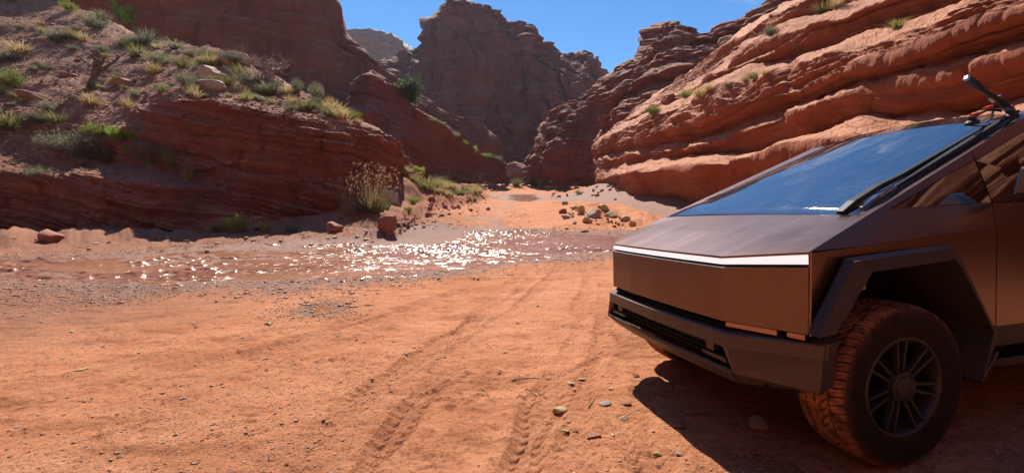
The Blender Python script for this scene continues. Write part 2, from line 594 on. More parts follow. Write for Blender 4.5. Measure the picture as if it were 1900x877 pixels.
    rut = np.maximum(rut, bh_ * 0.8)
    mud = np.clip((y - 11.5) / 3, 0, 1) * np.clip((-x - 1) / 4, 0, 1) * np.clip((32 - y) / 8, 0, 1)
    mud = np.maximum(mud, 0.9 * np.clip((-x - 1.5 + 0.0 * y) / 6, 0, 1) * np.clip((y - 2.0) / 4, 0, 1))
    return z, wet, rut, dc, d2, d3, dp, mud


def build_ground():
    rows = np.linspace(330, 21, 470)          # image-like spacing of the rings (rows below the horizon)
    rad = 1.4 * 420 / rows
    rad = np.concatenate([np.geomspace(0.05, rad[0] * 0.97, 30), rad, np.geomspace(rad[-1] * 1.02, 200, 190), [260, 350, 500, 800, 1200]])
    a1 = np.linspace(-62, 62, 1150)
    a2 = np.linspace(64, 296, 110)
    ang = np.radians(np.concatenate([a1, a2]))
    Rr, A = np.meshgrid(rad, ang, indexing='ij')
    x, y = Rr * np.sin(A), Rr * np.cos(A)
    z, wet, rut, _a, _b, _c, _d, mud = ground_fields(x, y)
    V = np.stack([x, y, z], -1)
    return grid_mesh('ground', V, M['ground'], True, {'wet': wet, 'rut': rut, 'mud': mud}, close_u=True), None


def ground_material():
    m, nt, b = mat_new('red_dirt')
    tc = N(nt, 'ShaderNodeTexCoord').outputs['Object']
    wet = N(nt, 'ShaderNodeAttribute'); wet.attribute_name = 'wet'
    rut = N(nt, 'ShaderNodeAttribute'); rut.attribute_name = 'rut'
    big = noise(nt, tc, 0.35, 5, 0.6)
    med = noise(nt, tc, 3.0, 8, 0.65)
    fine = noise(nt, tc, 40.0, 6, 0.7)
    drag = noise(nt, scaled(nt, tc, (0.8, 3.0, 1)), 1.0, 6, 0.6, 0.4)
    f = math_(nt, 'ADD', math_(nt, 'MULTIPLY', big, 0.35), math_(nt, 'ADD', math_(nt, 'MULTIPLY', med, 0.3), math_(nt, 'MULTIPLY', drag, 0.35)))
    dry = ramp(nt, f, [(0.36, (0.42, 0.155, 0.068)), (0.5, (0.57, 0.23, 0.108)), (0.64, (0.68, 0.31, 0.16))])
    grit = ramp(nt, fine, [(0.36, (0.35, 0.30, 0.28)), (0.45, (1, 1, 1)), (0.62, (1, 1, 1)), (0.72, (1.12, 1.12, 1.1))])
    dry = mixc(nt, 0.75, dry, grit, 'MULTIPLY')
    sp2 = noise(nt, tc, 13.0, 7, 0.75)
    dry = mixc(nt, 0.8, dry, ramp(nt, sp2, [(0.36, (0.45, 0.38, 0.35)), (0.44, (1, 1, 1)), (0.6, (1, 1, 1)), (0.68, (1.18, 1.2, 1.2))]), 'MULTIPLY')
    # greyer, stonier dirt towards the left of the wash
    mud = N(nt, 'ShaderNodeAttribute'); mud.attribute_name = 'mud'
    mf = ramp(nt, math_(nt, 'ADD', math_(nt, 'MULTIPLY', mud.outputs['Fac'], 0.8), math_(nt, 'MULTIPLY', math_(nt, 'SUBTRACT', med, 0.5), 1.2)), [(0.2, (0, 0, 0)), (0.8, (1, 1, 1))])
    dry = mixc(nt, math_(nt, 'MULTIPLY', mf, 0.8), dry, mixc(nt, fine, (0.18, 0.078, 0.048), (0.33, 0.17, 0.11)))
    sp3 = noise(nt, scaled(nt, tc, (0.9, 2.6, 1)), 1.3, 9, 0.78)
    dry = mixc(nt, 0.85, dry, ramp(nt, sp3, [(0.38, (0.62, 0.56, 0.53)), (0.47, (0.97, 0.96, 0.95)), (0.62, (1.06, 1.08, 1.1))]), 'MULTIPLY')
    # pebbly patches
    v = N(nt, 'ShaderNodeTexVoronoi')
    v.inputs['Scale'].default_value = 34
    nt.links.new(tc, v.inputs['Vector'])
    peb = ramp(nt, v.outputs['Color'], [(0.0, (0.24, 0.12, 0.08)), (0.35, (0.34, 0.19, 0.13)), (0.65, (0.28, 0.2, 0.165)), (1.0, (0.5, 0.39, 0.3))])
    wcol = mixc(nt, 0.45, peb, (0.26, 0.105, 0.058))
    wf = math_(nt, 'ADD', wet.outputs['Fac'], math_(nt, 'MULTIPLY', math_(nt, 'SUBTRACT', med, 0.5), 0.9))
    brk = noise(nt, scaled(nt, tc, (2.2, 3.6, 1)), 1.0, 9, 0.8)
    wf = math_(nt, 'ADD', wf, math_(nt, 'MULTIPLY', math_(nt, 'SUBTRACT', brk, 0.54), 2.6))
    wfr = ramp(nt, wf, [(0.25, (0, 0, 0)), (0.75, (1, 1, 1))])
    col = mixc(nt, wfr, dry, wcol)
    col = mixc(nt, math_(nt, 'MULTIPLY', rut.outputs['Fac'], 0.7), col, (0.25, 0.09, 0.047))
    nt.links.new(col, b.inputs['Base Color'])
    rg = N(nt, 'ShaderNodeMapRange')
    nt.links.new(wfr, rg.inputs[0])
    rg.inputs[3].default_value = 0.92
    rg.inputs[4].default_value = 0.7
    nt.links.new(rg.outputs[0], b.inputs['Roughness'])
    sp = N(nt, 'ShaderNodeMapRange')
    nt.links.new(wfr, sp.inputs[0])
    sp.inputs[3].default_value = 0.12
    sp.inputs[4].default_value = 0.12
    nt.links.new(sp.outputs[0], b.inputs['Specular IOR Level'])
    h = math_(nt, 'ADD', math_(nt, 'MULTIPLY', noise(nt, tc, 12, 10, 0.72), 1.0), math_(nt, 'MULTIPLY', fine, 0.35))
    n1 = bump(nt, h, 1.0, 0.045)
    v2 = math_(nt, 'MULTIPLY', math_(nt, 'SUBTRACT', 1.0, v.outputs['Distance']), wfr)
    n2 = bump(nt, v2, 0.7, 0.010, n1)
    nt.links.new(n2, b.inputs['Normal'])
    return m


M['ground'] = ground_material()
ground, _ = build_ground()
tag(ground, kind='structure')


def water_material():
    m, nt, b = mat_new('muddy_water')
    tc = N(nt, 'ShaderNodeTexCoord').outputs['Object']
    n = noise(nt, scaled(nt, tc, (0.35, 1.2, 1)), 1.0, 4, 0.6)
    nt.links.new(ramp(nt, n, [(0.35, (0.25, 0.10, 0.055)), (0.65, (0.40, 0.18, 0.10))]), b.inputs['Base Color'])
    b.inputs['Roughness'].default_value = 0.17
    b.inputs['IOR'].default_value = 1.33
    # patches of calm water between riffles
    calm = ramp(nt, noise(nt, scaled(nt, tc, (0.28, 0.75, 1)), 1.0, 3, 0.55), [(0.40, (0.10, 0.10, 0.10)), (0.54, (1, 1, 1))])
    h = math_(nt, 'ADD', noise(nt, scaled(nt, tc, (1.0, 1.6, 1)), 9.0, 5, 0.65), math_(nt, 'MULTIPLY', noise(nt, tc, 34, 3, 0.6), 0.35))
    h = math_(nt, 'MULTIPLY', h, calm)
    nt.links.new(bump(nt, h, 0.5, 0.03), b.inputs['Normal'])
    return m


M['water'] = water_material()


def water_sheet(name, poly, lift, sdf, mat, step, wave=0.0):
    xs = [p[0] for p in poly]; ys = [p[1] for p in poly]
    nx = int((max(xs) - min(xs) + 2) / step); ny = int((max(ys) - min(ys) + 2) / step)
    X, Y = np.meshgrid(np.linspace(min(xs) - 1, max(xs) + 1, nx), np.linspace(min(ys) - 1, max(ys) + 1, ny))
    d = sdf(X, Y)
    z = base_z(X, Y) + lift
    p = P3(X, Y, X * 0)
    z = z + fbm(p * 0.35, 3, 1) * np.where(Y < 9, 0.03, 0.06)
    if wave:
        rif = np.clip(0.5 + 1.6 * fbm(P3(X * 0.22, Y * 0.7, X * 0), 3, 43), 0.38, 1)
        z = z + wave * rif * (vnoise(P3(X * 4.4, Y * 8.0, X * 0), 40) + 0.5 * vnoise(P3(X * 9.0 + 4, Y * 15, X * 0), 41))
    keep = d < 0.25
    idx = -np.ones(X.shape, int)
    q = keep[:-1, :-1] | keep[1:, :-1] | keep[:-1, 1:] | keep[1:, 1:]
    use = np.zeros(X.shape, bool)
    use[:-1, :-1] |= q; use[1:, :-1] |= q; use[:-1, 1:] |= q; use[1:, 1:] |= q
    idx[use] = np.arange(use.sum())
    V = np.stack([X[use], Y[use], z[use]], -1)
    F = np.stack([idx[:-1, :-1][q], idx[:-1, 1:][q], idx[1:, 1:][q], idx[1:, :-1][q]], -1)
    me = poly_mesh(name, V, F, mat, True)
    o = link(name, me)
    tag(o, kind='structure')
    return o


water_sheet('creek_water', creek, -0.020, lambda x, y: sd_wob(x, y, creek), M['water'], 0.034, 0.050)
water_sheet('side_creek_water', creek2, -0.012, lambda x, y: sd_wob(x, y, creek2, 0.5, 0.4), M['water'], 0.12, 0.02)
water_sheet('ford_pool', pool3, -0.02, lambda x, y: sd_wob(x, y, pool3, 0.4, 0.5), M['water'], 0.12, 0.01)
m_, nt_, b_ = mat_new('puddle_water')
b_.inputs['Base Color'].default_value = (0.40, 0.15, 0.06, 1)
b_.inputs['Roughness'].default_value = 0.05
M['puddle'] = m_
water_sheet('puddle', puddle, 0.004, lambda x, y: sd_wob(x, y, puddle, 0.06, 3.0) - 0.1, M['puddle'], 0.03)


# ------------------------------------------------------------------ lofted rock walls
def resample(curve, us):
    c = np.array([(p[0], p[1]) for p in curve], float)
    px = c[:, 0]
    row = np.interp(us, px, c[:, 1])
    third = np.array([p[2] for p in curve], float)
    return row, third, px


def loft(name, curves, n_u, n_v, mat, mode='y', disp=None, u0=None, u1=None, seed=0, skyline=None, layer_h=None):
    """curves (bottom to top) of (px, row, depth); depth is the world y (mode 'y') or world x (mode 'x')."""
    u0 = u0 if u0 is not None else min(c[0][0] for c in curves)
    u1 = u1 if u1 is not None else max(c[-1][0] for c in curves)
    us = np.linspace(u0, u1, n_u)
    L = []
    for c in curves:
        row, third, px = resample(c, us)
        if mode == 'y':
            dep = 1 / np.interp(us, px, 1 / third)
            pts = np.array([aty(u, r, d) for u, r, d in zip(us, row, dep)])
        else:
            dep = np.interp(us, px, third)
            pts = np.array([atx(u, r, d) for u, r, d in zip(us, row, dep)])
        L.append(pts)
    return loft_world(name, L, n_v, mat, disp, seed, layer_h)


def loft_world(name, L, n_v, mat, disp, seed=0, layer_h=None):
    S = []
    lay = []
    hs = layer_h or [None] * len(L)
    if isinstance(n_v, int): n_v = [n_v] * (len(L) - 1)
    for i in range(len(L) - 1):
        n = n_v[i]
        ts = np.linspace(0, 1, n, endpoint=(i == len(L) - 2))
        for t in ts:
            S.append(L[i] * (1 - t) + L[i + 1] * t)
            if layer_h:
                lay.append(np.full(len(L[0]), layer_h[i] * (1 - t) + layer_h[i + 1] * t))
    V = np.array(S)
    du = np.gradient(V, axis=1)
    dv = np.gradient(V, axis=0)
    nrm = np.cross(du, dv)
    # smooth the normals so that displacement stays well behaved
    for k in range(6):
        nrm[1:-1] = (nrm[:-2] + nrm[1:-1] * 2 + nrm[2:]) / 4
        nrm[:, 1:-1] = (nrm[:, :-2] + nrm[:, 1:-1] * 2 + nrm[:, 2:]) / 4
    nrm /= np.linalg.norm(nrm, axis=-1, keepdims=True) + 1e-9
    toc = CAM - V
    flip = np.sign(np.median((nrm * toc).sum(-1)))
    nrm = nrm * (flip if flip else 1)
    lay = np.array(lay) if layer_h else V[..., 2].copy()
    D, LZ = disp(V, lay, nrm)
    V2 = V + D
    return grid_mesh(name, V2, mat, True, {'layer': LZ})


def rock_disp(scale=1.0, strata=(1.0, 0.3), s_amp=(0.35, 0.12), joint=0.3, jf=0.35, rough=0.25, seed=0, tilt=(0, 0), fine=0.04, warp=0.5, vert=0.0, slope_soft=None, horiz=False, blocks=(), saw=()):
    def f(V, lay, nrm):
        if horiz:
            nrm = nrm * np.array([1, 1, 0.0]); nrm = nrm / (np.linalg.norm(nrm, axis=-1, keepdims=True) + 1e-6)
        p = V / scale
        h = lay + V[..., 0] * tilt[0] + V[..., 1] * tilt[1] + warp * scale * fbm(p * P3(0.12, 0.12, 0.3), 3, seed + 3)
        d = 0
        for th, am in zip(strata, s_amp):
            wv = h / (th * scale)
            d = d + am * scale * bands(wv, seed + int(th * 100)) * (0.6 + 0.5 * fbm(p * min(0.6 / th, 0.9) * P3(1, 1, 0.8), 2, seed + 8))
        d = d - joint * scale * np.clip(ridged(p * P3(jf, jf, jf * 0.16), 2, seed + 5) - 1.12, 0, 1) * 2.2
        d = d + rough * scale * fbm(p * P3(0.5, 0.5, 0.7), 5, seed + 6)
        d = d + fine * scale * fbm(p * P3(3.2, 3.2, 7.5), 4, seed + 7)
        sa = V[..., 0] * 0.8 + V[..., 1] * 0.6 + 0.4 * scale * fbm(p * 0.5, 2, seed + 40)
        stp = np.clip((0.85 - np.abs(nrm[..., 2])) * 2.2, 0, 1)
        for th, bw, am in blocks:
            ih = np.floor(h / (th * scale) + 0.37)
            cc = sa / (bw * scale) + hash1(ih, seed + 41) * 7.3
            ic = np.floor(cc); fc_ = cc - ic
            off_ = hash1(ic * 57 + ih * 131, seed + 42)
            edge = np.clip(np.minimum(fc_, 1 - fc_) * bw * scale / (0.10 * scale), 0, 1)
            d = d + am * scale * ((off_ - 0.5) * edge - 0.35 * (1 - edge)) * stp
        for th, am in saw:
            t_ = h / (th * scale) + 0.2; f_ = t_ - np.floor(t_)
            sw_ = f_ ** 1.3 * (f_ < 0.88) + (1 - f_) / 0.12 * (f_ >= 0.88)
            d = d + am * scale * sw_ * (0.3 + 0.7 * hash1(np.floor(t_), seed + 44))
        if slope_soft is not None:
            d = d * slope_soft(V, nrm)
        D = nrm * d[..., None]
        if vert:
            D[..., 2] += vert * scale * fbm(p * P3(0.8, 0.8, 0.2), 3, seed + 12)
        return D, h
    return f


# --- left: low cliff, its lit slabs and the hillside above
Lc = []
base = [(-700, 445, 15), (-300, 440, 18), (0, 437, 20.5), (200, 438, 21), (380, 436, 20.5), (500, 436, 20.5), (610, 425, 21), (660, 402, 24.5), (700, 390, 28), (740, 372, 32), (775, 362, 38)]
low = [(-700, 420, 14.5), (-300, 410, 17.5), (0, 400, 20.6), (200, 402, 21), (330, 400, 20.8), (420, 408, 21.4), (500, 412, 21.8), (610, 400, 22), (660, 375, 25), (700, 360, 28.5), (740, 345, 32), (775, 345, 38.5)]
lip1 = [(-700, 330, 15), (-300, 320, 18), (0, 316, 20.9), (60, 325, 21), (110, 326, 21), (150, 322, 21.2), (200, 330, 21), (230, 338, 21), (300, 347, 21), (340, 354, 21.2), (400, 350, 22.2), (480, 345, 22.2), (560, 340, 22.2), (620, 325, 22.6), (680, 310, 25.5), (720, 312, 29), (742, 315, 32.5), (775, 330, 39)]
sh1 = [(-700, 300, 17), (-300, 292, 20), (0, 290, 23), (60, 302, 23.4), (110, 306, 23.6), (150, 301, 23.9), (200, 302, 24.0), (230, 305, 23.9), (300, 313, 23.8), (345, 324, 23.6), (400, 322, 23), (480, 300, 22.6), (560, 290, 22.3), (620, 285, 22.6), (680, 280, 25.5), (720, 290, 29), (742, 303, 32.7), (775, 326, 39.3)]
mid1 = [(-700, 220, 20), (-300, 215, 23), (0, 215, 26), (100, 230, 25.5), (200, 235, 25), (260, 245, 24.6), (300, 262, 24.2), (345, 280, 23.6), (370, 262, 23.2), (420, 235, 22.6), (480, 232, 22.2), (560, 240, 22.0), (620, 250, 22.4), (680, 258, 25.6), (720, 275, 29), (742, 297, 33), (775, 323, 39.6)]
lip2 = [(-700, 200, 21), (-300, 195, 24), (0, 190, 27.5), (100, 195, 27.5), (200, 200, 27), (270, 202, 26), (300, 192, 24), (340, 185, 22.8), (400, 190, 22.3), (480, 204, 22.2), (540, 214, 22.3), (600, 222, 22.8), (650, 232, 24.5), (690, 244, 27), (725, 264, 30), (742, 291, 33.5), (775, 320, 40)]
hm = [(-700, 60, 27), (-300, 70, 31), (0, 85, 36), (100, 100, 35), (200, 112, 34), (280, 135, 32), (340, 150, 29), (420, 165, 27), (480, 182, 26), (540, 198, 25.5), (600, 212, 26), (650, 224, 27), (690, 238, 29), (725, 259, 31.5), (742, 288, 34.5), (775, 318, 41)]
crest = [(-700, -60, 36), (-300, -40, 40), (0, -18, 47), (60, -8, 47), (110, 2, 46), (160, 22, 45), (200, 40, 44), (250, 62, 43), (300, 78, 42), (350, 84, 39), (400, 92, 36), (430, 104, 34), (460, 122, 33), (500, 142, 32), (540, 160, 31), (580, 180, 31), (620, 202, 31), (660, 222, 32), (700, 244, 34), (725, 258, 35), (742, 286, 37), (775, 316, 43)]
behind = [(p[0], p[1] + 12, p[2] + 8) for p in crest]


def hill_soft(V, nrm):
    return np.clip((0.72 - nrm[..., 2]) * 2.5, 0.12, 1.0)


_rd = rock_disp(1.0, (1.3, 0.42, 0.16), (0.42, 0.22, 0.09), 0.35, 0.3, 0.20, 11, (0.24, 0.0), 0.07, 0.6, 0.0, hill_soft, blocks=((1.3, 2.6, 0.42), (0.42, 1.1, 0.16)), saw=((1.1, 0.55), (0.4, 0.2)))


def left_disp(V, lay, nrm):
    D, h = _rd(V, lay, nrm)
    # small rubble relief on the gentle slope
    gentle = np.clip((nrm[..., 2] - 0.45) * 4, 0, 1)
    D[..., 2] += gentle * (0.07 * fbm(V * 2.2, 3, 71) + 0.3 * fbm(V * 0.4, 2, 72))
    return D, h


M['hill'] = None


def hill_material():
    m, nt, b = mat_new('hill_scree')
    # steep parts are bedded rock, gentle parts are red scree and dry soil: two materials blended by slope
    tc = N(nt, 'ShaderNodeTexCoord').outputs['Object']
    at = N(nt, 'ShaderNodeAttribute'); at.attribute_name = 'layer'
    sx = N(nt, 'ShaderNodeSeparateXYZ'); nt.links.new(tc, sx.inputs[0])
    cx = N(nt, 'ShaderNodeCombineXYZ')
    nt.links.new(math_(nt, 'MULTIPLY', sx.outputs[0], 0.12), cx.inputs[0])
    nt.links.new(math_(nt, 'MULTIPLY', sx.outputs[1], 0.12), cx.inputs[1])
    nt.links.new(math_(nt, 'MULTIPLY', at.outputs['Fac'], 2.4), cx.inputs[2])
    strat = noise(nt, cx.outputs[0], 1.0, 9, 0.62, 0.3)
    fine = noise(nt, tc, 7.0, 8, 0.68)
    big = noise(nt, tc, 0.3, 4, 0.6)
    rock = ramp(nt, math_(nt, 'ADD', math_(nt, 'MULTIPLY', strat, 0.65), math_(nt, 'MULTIPLY', fine, 0.35)),
                [(0.32, (0.11, 0.038, 0.028)), (0.48, (0.20, 0.066, 0.043)), (0.6, (0.27, 0.098, 0.062)), (0.74, (0.42, 0.2, 0.13))])
    streak = noise(nt, scaled(nt, tc, (1.5, 1.5, 0.2)), 1.0, 5, 0.6)
    rock = mixc(nt, math_(nt, 'MULTIPLY', ramp(nt, streak, [(0.5, (0, 0, 0)), (0.68, (1, 1, 1))]), 0.5), rock, (0.07, 0.028, 0.022))
    v = N(nt, 'ShaderNodeTexVoronoi'); v.inputs['Scale'].default_value = 5.5
    nt.links.new(tc, v.inputs['Vector'])
    v2 = N(nt, 'ShaderNodeTexVoronoi'); v2.inputs['Scale'].default_value = 13
    nt.links.new(tc, v2.inputs['Vector'])
    stones = ramp(nt, v.outputs['Color'], [(0.0, (0.19, 0.07, 0.042)), (0.45, (0.28, 0.105, 0.06)), (0.8, (0.36, 0.16, 0.095)), (1.0, (0.46, 0.27, 0.17))])
    soil = mixc(nt, 0.5, stones, ramp(nt, big, [(0.38, (0.30, 0.11, 0.06)), (0.62, (0.42, 0.2, 0.12))]))
    soil = mixc(nt, math_(nt, 'MULTIPLY', ramp(nt, noise(nt, tc, 1.1, 6, 0.7), [(0.5, (0, 0, 0)), (0.62, (1, 1, 1))]), 0.35), soil, (0.30, 0.21, 0.11))
    g = N(nt, 'ShaderNodeNewGeometry')
    sn = N(nt, 'ShaderNodeSeparateXYZ'); nt.links.new(g.outputs['Normal'], sn.inputs[0])
    sl = ramp(nt, math_(nt, 'ADD', sn.outputs[2], math_(nt, 'MULTIPLY', fine, 0.2)), [(0.50, (0, 0, 0)), (0.72, (1, 1, 1))])
    col = mixc(nt, sl, rock, soil)
    nt.links.new(col, b.inputs['Base Color'])
    b.inputs['Roughness'].default_value = 0.88
    b.inputs['Specular IOR Level'].default_value = 0.2
    h1 = math_(nt, 'ADD', math_(nt, 'MULTIPLY', strat, 1.2), math_(nt, 'MULTIPLY', noise(nt, cx.outputs[0], 4.0, 8, 0.7), 0.6))
    h1 = math_(nt, 'ADD', h1, math_(nt, 'MULTIPLY', fine, 0.6))
    h2 = math_(nt, 'ADD', math_(nt, 'MULTIPLY', v.outputs['Distance'], -0.8), math_(nt, 'MULTIPLY', v2.outputs['Distance'], -0.5))
    h2 = math_(nt, 'ADD', math_(nt, 'MULTIPLY', h2, sl), h1)
    nt.links.new(bump(nt, h2, 1.0, 0.09), b.inputs['Normal'])
    return m


M['hill'] = hill_material()
hillside = loft('hillside', [base, low, lip1, sh1, mid1, lip2, hm, crest, behind], 760, [34, 50, 14, 44, 34, 60, 70, 8], M['hill'], 'y', left_disp, -700, 775)
tag(hillside, kind='structure')

# --- left: high dark wall behind the hillside
wallb = [(-700, 330, 60), (-200, 300, 60), (200, 260, 60), (450, 290, 62), (600, 320, 60), (660, 340, 56), (740, 345, 58), (800, 343, 68), (860, 340, 78), (900, 338, 86), (936, 336, 92)]
wallm = [(-700, 200, 61), (-200, 200, 61), (200, 200, 61), (450, 230, 63), (560, 250, 62), (620, 262, 61), (680, 250, 59), (740, 278, 61), (800, 290, 70), (860, 305, 80), (900, 314, 88), (936, 318, 93)]
wallt = [(-700, 60, 62), (-200, 60, 62), (200, 100, 62), (450, 165, 64), (560, 200, 64), (620, 222, 64), (650, 200, 64), (668, 160, 64), (680, 140, 64), (690, 134, 64), (720, 158, 65), (735, 170, 66), (755, 192, 67), (785, 212, 69), (805, 226, 71), (841, 250, 76), (887, 286, 86), (915, 298, 92), (936, 306, 95)]
walls = [(-700, 55, 63), (-200, 55, 63), (200, 96, 63), (450, 162, 65), (560, 198, 65), (620, 220, 65), (650, 197, 65), (668, 157, 65), (680, 136, 66), (690, 130, 67), (720, 153, 68), (735, 166, 69), (755, 188, 70), (785, 208, 72), (805, 222, 74), (841, 246, 79), (887, 283, 89), (915, 295, 95), (936, 303, 98)]
wallbk = [(p[0], p[1] + 6, p[2] + 10) for p in walls]
w = loft('cliff_lower_tier', [wallb, wallm, wallt, walls, wallbk], 620, [90, 110, 16, 4], M['mid'], 'y',
         rock_disp(2.0, (1.6, 0.5, 0.2), (0.34, 0.2, 0.08), 0.35, 0.3, 0.3, 23, (0.25, 0.2), 0.05, horiz=True, blocks=((1.6, 3.0, 0.5), (0.5, 1.4, 0.2)), saw=((1.2, 0.3),)), -700, 936)
tag(w, kind='structure')

# --- left: towering wall filling the top left of the view
tb = [(-900, 300, 75), (0, 250, 78), (300, 200, 80), (500, 250, 82), (620, 270, 80), (690, 280, 82), (760, 300, 88), (830, 315, 96), (900, 325, 106), (935, 330, 112)]
tm = [(-900, 0, 76), (0, 0, 79), (300, 60, 81), (500, 90, 83), (600, 100, 82), (640, 135, 81), (690, 185, 85), (760, 225, 92), (830, 250, 100), (900, 282, 110), (935, 300, 115)]
tt = [(-900, -420, 80), (0, -420, 82), (300, -380, 84), (480, -260, 86), (570, -120, 88), (600, -50, 88), (612, -15, 88), (620, 4, 88), (625, 24, 88), (627, 45, 88), (633, 62, 88), (643, 74, 88), (668, 88, 89), (690, 112, 91), (704, 126, 93), (728, 142, 95), (750, 165, 97), (786, 178, 101), (810, 196, 104), (828, 208, 106), (862, 218, 109), (888, 226, 112), (905, 244, 114), (922, 256, 116), (932, 284, 118), (935, 296, 118)]
tbk = [(p[0], p[1] + 6, p[2] + 14) for p in tt]
w = loft('cliff_upper_tier', [tb, tm, tt, tbk], 640, [100, 190, 5], M['mid'], 'y',
         rock_disp(3.0, (2.2, 0.7, 0.25), (0.2, 0.12, 0.05), 0.35, 0.2, 0.3, 31, (0.12, 0.15), 0.03, horiz=True, blocks=((5.0, 4.5, 0.5), (1.2, 2.0, 0.14))), -900, 935)
tag(w, kind='structure')

# --- far mesa at the left of the gap
mb = [(560, 330, 330), (640, 330, 330), (720, 330, 330), (800, 330, 330)]
m1 = [(560, 110, 330), (640, 105, 330), (720, 118, 330), (800, 140, 330)]
m2 = [(560, 62, 338), (600, 60, 338), (637, 60, 338), (650, 58, 338), (690, 57, 338), (722, 66, 338), (738, 74, 338), (752, 86, 338), (775, 100, 338), (800, 110, 338)]
mbk = [(p[0], p[1] + 3, p[2] + 60) for p in m2]
w = loft('mesa', [mb, m1, m2, mbk], 160, [20, 60, 5], M['mesa'], 'y', rock_disp(8.0, (1.2, 0.4), (0.3, 0.12), 0.5, 0.3, 0.3, 41), 560, 800)
tag(w, kind='structure')


# --- the great butte in the middle
def jag(curve, amp, f, seed):
    rnd = random.Random(seed)
    out = []
    for (a, b) in zip(curve[:-1], curve[1:]):
        n = max(1, int((b[0] - a[0]) / f))
        for i in range(n):
            t = i / n
            out.append((a[0] + (b[0] - a[0]) * t, a[1] + (b[1] - a[1]) * t + (rnd.uniform(-amp, amp) if i else 0), a[2] + (b[2] - a[2]) * t))
    out.append(curve[-1])
    return out


bb = [(640, 345, 190), (800, 345, 180), (900, 345, 170), (1000, 345, 165), (1060, 345, 160), (1150, 345, 155)]
b1 = [(640, 250, 191), (800, 240, 182), (900, 235, 172), (960, 240, 168), (1000, 232, 166), (1060, 240, 162), (1150, 240, 157)]
b2 = [(640, 160, 196), (760, 130, 190), (800, 110, 188), (850, 100, 184), (900, 110, 180), (960, 120, 176), (1000, 130, 172), (1060, 150, 168), (1150, 160, 164)]
b3 = jag([(640, 150, 205), (690, 128, 205), (722, 112, 205), (738, 106, 203), (750, 98, 202), (758, 94, 201), (772, 90, 200), (784, 84, 199), (788, 72, 198), (793, 60, 197), (796, 52, 197), (798, 34, 197), (801, 34, 197), (804, 46, 197), (808, 34, 197), (816, 22, 197), (820, 12, 197), (830, 7, 196),
          (840, 3, 196), (850, 7, 196), (866, 5, 195), (880, 9, 195), (896, 14, 194), (910, 17, 193), (920, 24, 192), (926, 38, 192), (932, 42, 192), (944, 43, 191), (950, 52, 190), (955, 44, 190), (960, 50, 190), (963, 42, 190), (967, 52, 189), (976, 54, 189), (980, 48, 188), (985, 55, 188), (992, 70, 187), (1000, 82, 186), (1010, 82, 185), (1018, 84, 185), (1024, 96, 184), (1030, 104, 184), (1040, 104, 183),
          (1048, 98, 182), (1056, 102, 182), (1060, 96, 182), (1066, 101, 181), (1072, 95, 181), (1078, 98, 180), (1084, 92, 180), (1090, 96, 180), (1096, 102, 180), (1100, 110, 179), (1104, 110, 179), (1108, 104, 179), (1111, 118, 178), (1116, 128, 178), (1121, 146, 178), (1150, 170, 176)], 3.6, 3.5, 3)
bbk = [(p[0], p[1] + 4, p[2] + 30) for p in b3]


def butte_disp(V, lay, nrm):
    D, h = rock_disp(5.0, (2.4, 0.8, 0.3), (0.26, 0.16, 0.08), 0.55, 0.34, 0.28, 51, (0.02, 0.0), 0.06, warp=0.12, horiz=True, blocks=((9.0, 1.7, 0.9), (3.0, 0.8, 0.5), (0.8, 0.9, 0.3)))(V, lay, nrm)
    nrm = nrm * np.array([1, 1, 0.0])
    # tall buttresses and clefts
    u = P3(V[..., 0] * 0.085, V[..., 1] * 0.03, V[..., 2] * 0.012)
    D += nrm * (5.0 * (1 - np.abs(vnoise(u, 90))) + 2.6 * (1 - np.abs(vnoise(u * 2.3, 91))) + 1.4 * (1 - np.abs(vnoise(u * 5.3, 92))) - 6)[..., None]
    return D, h


w = loft('butte', [bb, b1, b2, b3, bbk], 560, [90, 90, 110, 4], M['far'], 'y', butte_disp, 640, 1150)
tag(w, kind='structure')

# low ledge in front of the butte (right of centre)
kb = [(900, 345, 125), (960, 345, 125), (1000, 343, 120), (1080, 345, 118)]
k1 = [(900, 318, 126), (960, 312, 126), (985, 300, 124), (1000, 270, 121), (1005, 250, 120), (1080, 250, 119)]
k2 = [(900, 316, 130), (960, 310, 130), (985, 296, 128), (998, 262, 126), (1003, 240, 124), (1008, 226, 124), (1022, 220, 124), (1045, 222, 123), (1080, 220, 122)]
kbk = [(p[0], p[1] + 4, p[2] + 20) for p in k2]
w = loft('rock_bench', [kb, k1, k2, kbk], 200, [50, 50, 4], M['mid'], 'y', rock_disp(3.0, (1.4, 0.5), (0.35, 0.15), 1.0, 0.4, 0.3, 57), 900, 1080)
tag(w, kind='structure')

